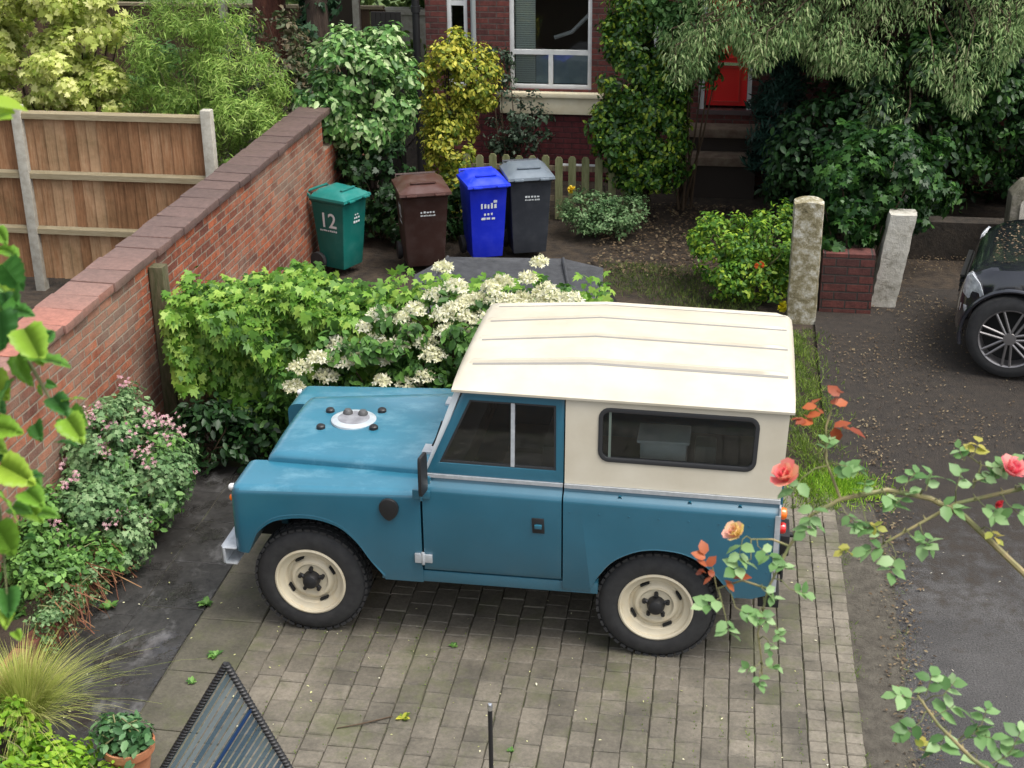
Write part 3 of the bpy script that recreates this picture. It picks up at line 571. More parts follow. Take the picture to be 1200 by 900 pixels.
rarch = smoothcurve([(1.83, .53), (1.88, .62), (1.97, .73), (2.12, .81), (2.28, .83), (2.44, .80), (2.58, .70), (2.68, .58), (2.72, .53)])
def side_shell(x0, x1, prof, nx, yend=.31, xnose=0):
    """closed slab running along x; prof gives (y, z) of the outer skin from bottom to inner top"""
    m = MB(); n = len(prof); rows = []
    for i in range(nx+1):
        x = x0+(x1-x0)*i/nx; rows.append([(x, *prof_at(p, x)) for p in prof])
    return rows
def prism_x(poly_fn, xs):
    """sweep a closed y-z section along x; poly_fn(x) -> list of (y, z)"""
    m = MB(); n = None; vs = []; fs = []
    for x in xs:
        pr = poly_fn(x); n = len(pr); vs += [(x, y, z) for y, z in pr]
    for i in range(len(xs)-1):
        for k in range(n): fs.append((i*n+k, i*n+(k+1) % n, (i+1)*n+(k+1) % n, (i+1)*n+k))
    fs.append(tuple(range(n))); fs.append(tuple((len(xs)-1)*n+k for k in range(n)))
    return m.add(vs, fs)
def arc(cy, cz, r, a0, a1, n=6): return [(cy+r*math.cos(R_(a0+(a1-a0)*k/n)), cz+r*math.sin(R_(a0+(a1-a0)*k/n))) for k in range(n+1)]
def flipy(m): m.v = [(x, CW-y, z) for x, y, z in m.v]; return m
# ---- front wings: nose rounds inwards at the front corner
def wing_sec(x):
    t = (x+.46)/1.23; zt_ = 1.035+.065*max(0, min(1, t)); r = .055
    # nose: the section shrinks at the very front so the vertical corner is rounded
    k = max(0, (-.40-x)/.07); s = .06*(1-math.sqrt(max(0, 1-min(1, k)**2))); zt2 = zt_-s*.9; yi = .38-.14*max(0, min(1, (x+.3)/1.07))
    return [(s+.012, .47), (s, .60)] + [(s+y, z) for y, z in arc(r, zt2-r, r, 180, 90, 6)] + [(yi, zt2+.004), (yi, .47)]
xs = [-.47, -.465, -.455, -.44, -.42, -.40, -.36, -.3] + [-.2+.1*i for i in range(10)] + [.768]
nose = [(-.6, .3), (-.43, .62), (-.455, .66), (-.6, .67)]
for side in (0, 1):
    wm_ = prism_x(wing_sec, xs)
    if side: flipy(wm_)
    lift(wm_); me = wm_.mesh(); bm = bmesh.new(); bm.from_mesh(me); bmesh.ops.recalc_face_normals(bm, faces=bm.faces); bm.to_mesh(me); bm.free()
    ya, yb = (-.05, .5) if side == 0 else (CW-.5, CW+.05)
    cut = MB().poly(farch+[(.52, .3), (-.6, .3), (-.6, .60)], lambda a, b, d: (a, d, b), ya, yb)
    me = boolcut(me, [cut]); wo = link('front_wing', me, M['blue'], car, 30); me.materials.append(M['bluetop'])
    for p_ in me.polygons:
        if p_.normal.z > .6 and p_.center.z > .95: p_.material_index = 1
    # rolled arch lip
    yy = .004 if side == 0 else CW-.004
    lp_ = MB(); lp_.tube([(a, yy, b) for a, b in farch], .006, 6); cpart('arch_lip', lp_, M['blue'], wo)
    s = -1 if side == 0 else 1
    vm = MB(); vm.poly([(.57+.062*math.cos(a), .98+(.062*math.sin(a) if math.sin(a) > 0 else .085*math.sin(a)*(1-.25*abs(math.cos(a))))) for a in [2*math.pi*i/28 for i in range(28)]], lambda a, b, d: (a, (0 if side == 0 else CW)+s*d, b), -.01, .022)
    cpart('side_vent', vm, M['black'], wo, bevel=.004)
    hl = MB(); yc = .2 if side == 0 else CW-.2
    hl.lathe([(0, -.485), (.05, -.50), (.085, -.492), (.09, -.47)], (0, yc, .86), 'x', 28); cpart('headlamp', hl, pm('lamp_glass', (.75, .78, .8), .1, .2, coat=.8), wo)
    rr_ = MB(); rr_.lathe([(.09, -.468), (.09, -.488), (.108, -.48), (.11, -.46)], (0, yc, .86), 'x', 28); cpart('headlamp_rim', rr_, M['blue'], wo)
    for zz, mt in ((1.0, M['white']), (.93, M['orange'])):
        q = MB(); q.lathe([(.0, -.492), (.016, -.488), (.023, -.478), (.025, -.455)], (0, .075 if side == 0 else CW-.075, zz-.005), 'x', 16); cpart('side_light', q, mt, wo)
# bulkhead panel behind the wings and engine bay blackness
q = MB(); q.box((-.2, .40, .5), (.72, CW-.40, .98)); cpart('engine_bay', q, M['under'])
q = MB(); q.box((-.27, .39, .60), (-.225, CW-.39, 1.06)); cpart('radiator_panel', q, M['blue'])
q = MB()
for i in range(14): q.box((-.29, .50+i*.05, .68), (-.275, .50+i*.05+.012, 1.0))
for z in (.67, .83, .99): q.box((-.296, .46, z), (-.2905, CW-.46, z+.014))
cpart('grille', q, M['galv'])
# ---- bonnet
def bonnet_pt(x, v):                            # v -1..1 across
    t = (x+.32)/1.09; hw = .465+.13*t; y = CW/2 + v*hw
    z = 1.105+.055*t + .022*(1-v*v)
    if abs(v) > .93: z -= .02*((abs(v)-.93)/.07)**2
    fr = max(0, 1-(x+.32)/.07); z -= .035*fr**2.2
    return (x, y, z)
vs_ = [-1, -.985, -.965, -.93, -.8, -.6, -.3, 0, .3, .6, .8, .93, .965, .985, 1]
rows = []
for x in [-.32, -.315, -.305, -.29, -.27, -.24, -.1, .05, .2, .35, .5, .65, .765]: rows.append([bonnet_pt(x, v) for v in vs_])
bnm = MB(); full = []
for r in rows:
    a, b = r[0], r[-1]; full.append([(a[0], a[1]+.002, a[2]-.06)]+[(a[0], a[1]-.002, a[2]-.015)]+r+[(b[0], b[1]+.002, b[2]-.015), (b[0], b[1]-.002, b[2]-.06)])
full = [[(x-.002, y, z-.055) for x, y, z in full[0]]] + full
bnm.grid(full); bonnet = cpart('bonnet', bnm, M['bluetop'], smooth=50)
rg = MB(); bc = (.13, .86, bonnet_pt(.13, .05)[2])
rg.lathe([(.0, .016), (.10, .018), (.135, .016), (.152, .008), (.155, -.004)], (bc[0], bc[1], bc[2]), 'z', 40); sm = cpart('spare_wheel_mount', rg, pm('mount_alloy', (.42, .47, .5), .4, .3, (.55, .6, .62), 12), bonnet)
q = MB(); q.lathe([(.0, .0185), (.085, .0195), (.098, .0215), (.108, .0175)], bc, 'z', 36); cpart('mount_recess', q, pm('mount_recess', (.2, .2, .22), .5, .2, (.32, .33, .35), 14), sm)
for dx in (-.055, .05):
    q = MB(); q.lathe([(.034, .017), (.034, .03), (.022, .048), (0, .052)], (bc[0]+dx, bc[1]+.06, bc[2]), 'z', 16); cpart('mount_knob', q, pm('dull_metal', (.12, .12, .12), .5, .5), sm)
for dx, dy in ((-.19, -.14), (.17, -.13), (-.20, .13), (.16, .15)):
    z0 = bonnet_pt(bc[0]+dx, (bc[1]+dy-CW/2)/.5)[2]; q = MB(); q.lathe([(.03, -.01), (.03, .018), (.022, .026), (0, .027)], (bc[0]+dx, bc[1]+dy, z0), 'z', 14); cpart('rubber_pad', q, M['black'], bonnet)
q = MB(); q.box((.772, .03, .95), (.83, CW-.03, 1.195)); cpart('bulkhead', q, M['blue'], bevel=.01)
for y in (.45, CW-.45): q = MB(); q.box((.70, y-.06, 1.168), (.775, y+.06, 1.185)); cpart('bonnet_hinge', q, M['galv'], bonnet)
# ---- door skins, tub sides
def side_sec(z0, zt_, ri=.05):
    return lambda x: [(.012, z0), (.0, z0+.03)] + arc(ri, zt_-ri-.03, ri, 180, 120, 5) + [(.045, zt_-.012), (.055, zt_), (.30, zt_), (.30, z0)]
def solid_side(name, x0, x1, z0, zt_, side, cutters=None, yin=.30, parent=None):
    sec = lambda x: [(.012, z0), (.0, z0+.03)] + arc(.05, zt_-.085, .05, 180, 115, 6) + [(.05, zt_-.022), (.058, zt_), (yin, zt_), (yin, z0)]
    m = prism_x(sec, [x0, x0+.004]+[x0+(x1-x0)*k/12 for k in range(1, 12)]+[x1-.004, x1])
    if side: flipy(m)
    lift(m); me = m.mesh(); bm = bmesh.new(); bm.from_mesh(me); bmesh.ops.recalc_face_normals(bm, faces=bm.faces); bm.to_mesh(me); bm.free()
    if cutters:
        me = boolcut(me, cutters)
    return link(name, me, M['blue'], parent or car, 30)
for side in (0, 1):
    Y = (lambda v: v) if side == 0 else (lambda v: CW-v)
    sg = 1 if side == 0 else -1
    # the door
    dm = solid_side('door', .782, 1.648, .565, 1.185, side, None, .075)
    lw_ = MB(); lw_.box((.50, min(Y(.014), Y(.09)), .475), (1.875, max(Y(.014), Y(.09)), .552)); cpart('sill_panel', lw_, M['blue'], bevel=.006)
    fn = lambda a, b, d: (a, Y(.052+(b-1.19)*.10+d), b)
    out_ = [(.80, 1.212), (1.652, 1.212), (1.652, 1.752), (1.035, 1.752)]
    inn = [(.885, 1.285), (1.605, 1.285), (1.60, 1.70), (1.075, 1.70)]
    q = MB(); q.poly(out_, fn, 0, .03, [inn]); dt = cpart('door_top', q, M['blue'], dm, bevel=.004)
    q = MB(); q.poly([(x*.97+.035, (z-1.49)*.94+1.49) for x, z in inn], fn, .018, .022); cpart('pane', q, M['glass'], dt, 0)
    ii = [(.905, 1.297), (1.593, 1.297), (1.588, 1.688), (1.083, 1.688)]
    q = MB(); q.poly(inn, fn, .006, .026, [ii]); cpart('window_seal', q, M['rubber'], dt, 0)
    q = MB(); q.poly([(1.327, 1.29), (1.35, 1.29), (1.35, 1.695), (1.327, 1.695)], fn, .003, .03); cpart('window_divider', q, M['galv'], dt, 0)
    q = MB(); q.poly([(.80, 1.188), (1.65, 1.188), (1.65, 1.21), (.80, 1.21)], lambda a, b, d: (a, Y(.048+d), b), -.006, .03); cpart('waist_strip', q, M['galv'], dm, 0)
    q = MB(); q.poly([(1.47, .885), (1.545, .885), (1.54, .985), (1.465, .985)], lambda a, b, d: (a, Y(-d), b), -.01, .008); ho = cpart('door_handle', q, M['black'], dm, bevel=.003)
    q = MB(); q.box((1.485, min(Y(-.012), Y(-.03)), .925), (1.53, max(Y(-.012), Y(-.03)), .95)); cpart('latch_lever', q, M['blue'], ho, bevel=.003)
    for zz in (.62, 1.06):
        q = MB(); q.box((.725, min(Y(-.001), Y(-.018)), zz), (.773, max(Y(-.001), Y(-.018)), zz+.062)); q.box((.782, min(Y(-.001), Y(-.015)), zz+.004), (.835, max(Y(-.001), Y(-.015)), zz+.058)); q.tube([(.777, Y(-.012), zz-.01), (.777, Y(-.012), zz+.072)], .011, 8)
        cpart('door_hinge', q, M['galv'] if zz < .8 else M['blue'], dm, bevel=.002)
    # mirror
    q = MB(); q.tube([(.78, Y(.03), 1.24), (.79, Y(-.06), 1.27), (.80, Y(-.085), 1.27)], .008, 8); q.poly([(-.062, -.13), (.062, -.13), (.072, -.1), (.072, .1), (.062, .13), (-.062, .13), (-.072, .1), (-.072, -.1)], lambda a, b, d: (.80+a*.12+d, Y(-.085+a*.75), 1.27+b), 0, .022)
    mi = cpart('wing_mirror', q, M['black'], dm, bevel=.006)
    # tub
    cuts = [MB().poly(rarch+[(2.72, .3), (1.83, .3)], lambda a, b, d: (a, d, b), *((-.05, .36) if side == 0 else (CW-.36, CW+.05))),
            MB().poly([(2.70, .3), (2.70, .531), (2.82, .531), (2.90, .56), (3.0, .70), (3.2, .7), (3.2, .3)], lambda a, b, d: (a, d, b), *((-.05, .36) if side == 0 else (CW-.36, CW+.05)))]
    tb = solid_side('tub_side', 1.658, 2.95, .49, 1.185, side, cuts)
    q = MB(); q.tube([(a, Y(.004), b) for a, b in rarch], .006, 6); cpart('arch_lip', q, M['blue'], tb)
    q = MB(); q.poly([(1.66, 1.187), (2.955, 1.187), (2.955, 1.212), (1.66, 1.212)], lambda a, b, d: (a, Y(.046+d), b), -.008, .04); cpart('waist_strip', q, M['galv'], tb, 0)
    for k_, (x_, z_) in enumerate([(1.70+.18*i, 1.045) for i in range(7)]+[(2.90, .62+.11*i) for i in range(5)]): q = MB(); q.lathe([(.0062, -.0022), (.0062, .002), (.004, .003)], (x_, Y(-.0005), z_), 'y', 8); q.lathe([(0, -.0035), (.0062, -.0022)], (x_, Y(-.0005), z_), 'y', 8); cpart('rivet', q, M['blue'], tb)
    for x in (2.0, 2.42, 2.72): q = MB(); q.lathe([(.012, -.012), (.012, .004), (0, .007)], (x, Y(.04), 1.15), 'y', 10); cpart('rivet_cap', q, M['blue'], tb)
    q = MB(); q.box((2.951, min(Y(.0), Y(.05)), .6), (2.962, max(Y(0), Y(.05)), 1.18)); q.box((2.93, min(Y(-.006), Y(-.001)), .6), (2.962, max(Y(-.006), Y(-.001)), 1.13)); cpart('corner_capping', q, M['galv'], tb, 0)
    # hardtop side with long window
    fn2 = lambda a, b, d: (a+(b-1.2)*.04*(a > 2.5), Y(.05+(b-1.19)*.085+d), b)
    cx_, cz_, ww, hh, rc = 2.325, 1.545, .46, .165, .06
    def rrect(ex): 
        r = rc+ex; W_, H_ = ww+ex, hh+ex; L = []
        for (sx, sz, a0) in ((1, 1, 0), (-1, 1, 90), (-1, -1, 180), (1, -1, 270)): L += [(cx_+sx*(W_-r)+r*math.cos(R_(a0+k*18)), cz_+sz*(H_-r)+r*math.sin(R_(a0+k*18))) for k in range(6)]
        return L
    q = MB(); q.poly([(1.66, 1.214), (2.955, 1.214), (2.955, 1.755), (1.66, 1.755)], fn2, 0, .03, [rrect(0)]); hs = cpart('hardtop_side', q, M['cream'], smooth=25)
    q = MB(); q.poly(rrect(.006), fn2, -.008, .026, [rrect(-.02)]); sf = cpart('rear_side_window', q, M['rubber'], hs, bevel=.003)
    q = MB(); q.poly(rrect(-.012), fn2, .01, .013); cpart('pane', q, M['glass'], sf, 0)
    q = MB(); q.poly([(cx_-ww+.055, cz_-hh+.02), (cx_-ww+.07, cz_-hh+.02), (cx_-ww+.07, cz_+hh-.02), (cx_-ww+.055, cz_+hh-.02)], fn2, .004, .022); cpart('window_divider', q, pm('aged_alloy', (.2, .25, .22), .4, .6), sf, 0)
    # gutter
    q = MB(); q.tube([(.985, Y(.088), 1.765), (2.99, Y(.088), 1.765)], .011, 6); cpart('gutter', q, M['rubber'] if 0 else pm('gutter_seal', (.09, .085, .075), .5), hs)  # dark seal line below the roof
# rear panel with the door
q = MB(); q.box((2.90, .302, .56), (2.948, CW-.302, 1.184)); cpart('rear_panel', q, M['blue'])
q = MB(); q.poly([(.13, 1.214), (CW-.13, 1.214), (CW-.13, 1.755), (.13, 1.755)], lambda a, b, d: (2.935+(b-1.2)*.04+d, a, b), 0, .02, [[(.5, 1.32), (CW-.5, 1.32), (CW-.5, 1.66), (.5, 1.66)]]); rh = cpart('hardtop_rear', q, M['cream'])
q = MB(); q.box((2.955, .55, 1.33), (2.958, CW-.55, 1.65)); cpart('pane', q, M['glass'], rh, 0)
q = MB(); q.box((2.964, .38, .62), (2.985, CW-.38, 1.19)); cpart('tailgate', q, M['blue'], bevel=.006)
q = MB(); q.box((2.86, .02, .47), (2.985, CW-.02, .555)); cpart('rear_crossmember', q, M['under'], bevel=.004)
q = MB(); q.box((2.986, .70, .45), (3.06, .94, .60)); q.tube([(3.05, .8, .56), (3.12, .8, .56), (3.12, .8, .62)], .02, 8); cpart('tow_hitch', q, M['black'], bevel=.004)
for side in (0, 1):
    for zz, mt, nm_ in ((1.08, M['orange'], 'indicator'), (.98, M['red'], 'tail_lamp')):
        q = MB(); yc = .13 if side == 0 else CW-.13; q.lathe([(.036, 2.963), (.038, 2.985), (.03, 3.0), (0, 3.006)], (0, yc, zz), 'x', 18); cpart(nm_, q, mt)
q = MB(); q.box((2.986, .05, .64), (3.0, .19, .76)); q.box((2.964, .09, .67), (2.985, .15, .73)); cpart('reflector_bracket', q, M['black'], bevel=.003)
# ---- roof
rib_y = [.335, .665, CW-.665, CW-.335]
def roofz(y, x):
    v = abs(y-CW/2)/(CW/2-.085)
    pts = [(0, .185), (.3, .18), (.52, .165), (.7, .135), (.85, .093), (.95, .045), (1.0, 0)]
    for (a, za), (b, zb) in zip(pts, pts[1:]):
        if v <= b+1e-6: t = (v-a)/(b-a); h = za+(zb-za)*t; break
    else: h = 0
    if x < 1.78: k = 1-.44*((1.78-x)/.80)
    else: k = 1-.07*(x-1.78)/1.2
    h *= k
    if x < 1.03: h *= 1-.5*((1.03-x)/.06)**2
    if x > 2.96: h *= 1-.35*((x-2.96)/.045)**2
    return 1.772+h
def rowpts(x, n=44):
    out = []
    for j in range(n+1):
        a = -1+2*j/n; a = math.copysign(abs(a)**.8, a); y = CW/2+a*(CW/2-.075); out.append((x, y, roofz(y, x)))
    return out
xs = [.97, .975, .985, 1.0, 1.03, 1.15, 1.3, 1.45, 1.6, 1.72, 1.77, 1.79, 1.84, 2.0, 2.2, 2.4, 2.6, 2.8, 2.93, 2.96, 2.98, 2.995, 3.003, 3.005]
rm = MB(); rows = [rowpts(x) for x in xs]
rows = [[(x+.004, y, 1.768) for x, y, z in rows[0]]] + rows + [[(x-.004, y, 1.768) for x, y, z in rows[-1]]]
rows = [[(r[0][0], r[0][1]+.001, 1.757)]+r+[(r[-1][0], r[-1][1]-.001, 1.757)] for r in rows]
rm.grid(rows); roof = cpart('roof', rm, M['cream'], smooth=28)
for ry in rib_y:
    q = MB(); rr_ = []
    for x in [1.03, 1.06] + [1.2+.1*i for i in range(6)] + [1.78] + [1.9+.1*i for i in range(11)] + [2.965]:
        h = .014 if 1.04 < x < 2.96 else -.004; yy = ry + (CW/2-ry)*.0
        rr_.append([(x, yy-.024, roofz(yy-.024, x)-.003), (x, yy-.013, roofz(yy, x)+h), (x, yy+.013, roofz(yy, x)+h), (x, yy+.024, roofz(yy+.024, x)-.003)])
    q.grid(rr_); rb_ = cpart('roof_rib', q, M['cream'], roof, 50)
    q = MB(); q.grid([[(x, ry-.042, roofz(ry-.042, x)+.0014), (x, ry-.022, roofz(ry-.022, x)+.0018)] for x in [1.06]+[1.13+.1*i for i in range(7)]+[1.78]+[1.86+.1*i for i in range(12)]]); cpart('rib_shade_line', q, pm('rib_shade_grey', (.22, .215, .20), .8), rb_, 50)  # grey strip painted at the rib foot as its shade line
q = MB(); q.box((.99, .13, 1.70), (2.95, CW-.13, 1.752)); cpart('headlining', q, pm('headlining', (.1, .09, .08), .9), roof, 0)
# ---- windscreen
def ws(a, b, d): t = (b-1.20)/.56; return (.80+.205*t+d, a, b)
for (y0, y1) in ((.075, CW/2-.012), (CW/2+.012, CW-.075)):
    q = MB(); yb0 = .055 if y0 < .1 else 0
    q.poly([(y0, 1.205), (y1, 1.205), (y1, 1.765), (y0+(.045 if y0 < .1 else 0), 1.765)] if y0 < .1 else [(y0, 1.205), (y1, 1.205), (y1-.045, 1.765), (y0, 1.765)], ws, -.02, .02,
        [[(y0+.07, 1.27), (y1-.04, 1.27), (y1-.04, 1.705), (y0+.09, 1.705)] if y0 < .1 else [(y0+.04, 1.27), (y1-.07, 1.27), (y1-.09, 1.705), (y0+.04, 1.705)]])
    f_ = cpart('windscreen_frame', q, M['galv'] if 0 else pm('pale_frame', (.55, .6, .62), .4), bevel=.004)
    q = MB(); q.poly([(y0+.06, 1.26), (y1-.03, 1.26), (y1-.05, 1.715), (y0+.06, 1.715)], ws, -.002, .002); cpart('pane', q, M['glass'], f_, 0)
    q = MB(); q.tube([ws(y0+.3, 1.24, -.04), ws(y0+.3, 1.30, -.035), ws(y0+.12, 1.5, -.03)], .006, 6); cpart('wiper', q, M['black'], f_)
# ---- underbody and wheel wells
q = MB(); q.box((.55, .36, .38), (2.85, CW-.36, .47)); q.box((.6, .12, .43), (1.72, CW-.12, .47)); q.box((.2, .5, .24), (1.35, CW-.5, .42)); q.box((1.3, .95, .3), (2.8, 1.3, .42)); q.box((.7, .38, .27), (1.25, .62, .42)); q.box((.75, 1.05, .27), (1.6, 1.45, .42)); q.box((-.3, .42, .36), (.6, CW-.42, .5)); cpart('chassis', q, M['under'], smooth=0)
q = MB(); q.box((1.67, .36, .49), (2.88, CW-.36, .93)); q.box((1.67, .301, .87), (2.88, .358, .93)); q.box((1.67, CW-.358, .87), (2.88, CW-.301, .93)); cpart('wheel_box', q, M['under'], smooth=0)
q = MB(); q.box((.785, .10, .48), (1.66, CW-.10, .54)); cpart('floor', q, M['under'], smooth=0)
for x in (0, 2.235):
    q = MB(); q.tube([(x, .2, .37), (x, CW-.2, .37)], .045, 10); q.lathe([(.0, -.13), (.1, -.09), (.13, 0), (.1, .09), (0, .13)], (x, CW/2+.15, .37), 'y', 16); cpart('axle', q, M['under'])
# bumper
q = MB(); q.poly([(-.565, .03), (-.565, CW-.03), (-.545, CW+.0), (-.53, CW+.0), (-.53, 0), (-.545, 0)], lambda a, b, d: (a+.0, b, .505+d), 0, .105); bp = cpart('front_bumper', q, M['galv'], bevel=.006)
q = MB(); q.box((-.529, .0, .502), (-.455, CW, .508)); q.box((-.529, .0, .606), (-.455, CW, .612)); cpart('bumper_flange', q, M['galv'], bp, 0)
for y in (.42, CW-.46): q = MB(); q.box((-.528, y, .5), (-.2, y+.05, .6)); cpart('bumper_iron', q, M['under'], bp, 0)
# wheels
def wheel(cx, side, n0=8):
    Y = (lambda v: v) if side == 0 else (lambda v: CW-v); yo = .072
    s = 1 if side == 0 else -1; c = (cx, Y(yo), .372)
    q = MB(); tw = .18
    q.lathe([(r, s*h) for r, h in [(.225, .03), (.232, .008), (.25, .0), (.29, -.004), (.325, .002), (.348, .014), (.364, .032), (.372, .05), (.373, tw/2), (.372, tw-.05), (.364, tw-.03), (.34, tw-.01), (.29, tw), (.232, tw-.01), (.22, tw-.03)]], c, 'y', 56)
    ty = link('tyre', q.mesh(), M['tyre'], car, 40)
    tr_ = MB()
    for i in range(44):                          # tread blocks
        a = 2*math.pi*i/44
        for k, hh in enumerate((.035, .085, .135)):
            a2 = a+(k % 2)*.07; Mx = Matrix.Translation((cx, 0, .372)) @ Matrix.Rotation(-a2, 4, 'Y') @ Matrix.Translation((.372, Y(yo+hh), 0)); tr_.box((-.012, -.018, -.018), (.0055, .018, .018), Mx)
    link('tread', tr_.mesh(), M['tyre'], ty, 0)
    q = MB(); q.lathe([(r, s*h) for r, h in [(.238, .012), (.236, -.002), (.226, -.006), (.215, .002), (.212, .02), (.20, .03), (.178, .034), (.170, .045), (.168, .062), (.150, .060), (.138, .045), (.128, .036), (.112, .034), (.106, .044), (.098, .05), (.0, .05)]], c, 'y', 56)
    ri = link('rim', q.mesh(), M['creamwheel'], car, 30)
    for a in (62, 242, 152, 332):
        sl = MB(); Mx = Matrix.Translation((cx, Y(yo+.05), .372)) @ Matrix.Rotation(R_(a), 4, 'Y') @ Matrix.Translation((.158, 0, 0)); sl.box((-.006, -.014, -.03), (.006, .014, .03), Mx); link('rim_slot', sl.mesh(), M['under'], ri, 0)
    q = MB(); q.lathe([(r, s*h) for r, h in [(.058, .05), (.056, .02), (.05, .0), (.044, -.012), (.03, -.018), (.0, -.02)]], c, 'y', 24); hb = link('hub', q.mesh(), M['black'], ri, 35)
    for i in range(5):
        a = math.pi/2+2*math.pi*i/5; q = MB(); q.tube([(cx+.078*math.cos(a), c[1]+s*.05, .372+.078*math.sin(a)), (cx+.078*math.cos(a), c[1]+s*.018, .372+.078*math.sin(a))], .0135, 6); q.tube([(cx+.05*math.cos(a), c[1]+s*.04, .372+.05*math.sin(a)), (cx+.08*math.cos(a), c[1]+s*.042, .372+.08*math.sin(a))], .014, 6); link('wheel_nut', q.mesh(), M['black'], ri, 30)
for cx in (0, 2.235):
    for side in (0, 1): wheel(cx, side)
# ---- interior
M['vinyl'] = pm('seat_vinyl', (.06, .06, .065), .5)
for y in (.2, .62, 1.08):
    q = MB(); q.box((1.14, y, .8), (1.55, y+.4, .93)); q.box((1.5, y, .95), (1.6, y+.4, 1.38), Matrix.Identity(4)); cpart('seat', q, M['vinyl'], bevel=.03)
q = MB(); q.box((.84, .12, 1.02), (1.0, CW-.12, 1.2)); cpart('dashboard', q, M['vinyl'], bevel=.02)
q = MB(); pts = [(1.05+.06*math.sin(a), CW-.45+.19*math.cos(a), 1.26+.17*math.sin(a)) for a in [2*math.pi*i/24 for i in range(25)]]; q.tube(pts, .011, 6, cap=False); q.tube([(1.05, CW-.45, 1.26), (.95, CW-.45, 1.1)], .02, 6); q.tube([pts[0], pts[12]], .01, 6); cpart('steering_wheel', q, M['black'])
q = MB(); q.box((2.2, .5, .93), (2.9, CW-.3, 1.0)); q.box((1.75, .42, .93), (1.78, CW-.42, 1.35)); cpart('load_bay_fittings', q, pm('dark_trim', (.03, .03, .032), .7))
bx_ = MB(); bx_.box((2.10, .24, 1.02), (2.38, .46, 1.43)); bx_.box((2.08, .22, 1.432), (2.40, .48, 1.455)); tag(link('storage_box', bx_.mesh(), M['white'], None, 30, bevel=.01), 'white box behind the long side window of the blue car', 'box')
pb = MB(); pb.box((2.43, .26, 1.02), (2.56, .42, 1.42)); tag(link('plastic_tub', pb.mesh(), pm('grey_tub', (.1, .12, .11), .5), None, 30, bevel=.02), 'small grey tub beside the white box inside the car', 'tub')
bs = MB(); bs.box((2.05, .2, .94), (2.66, .7, 1.018)); cpart('shelf', bs, M['under'])
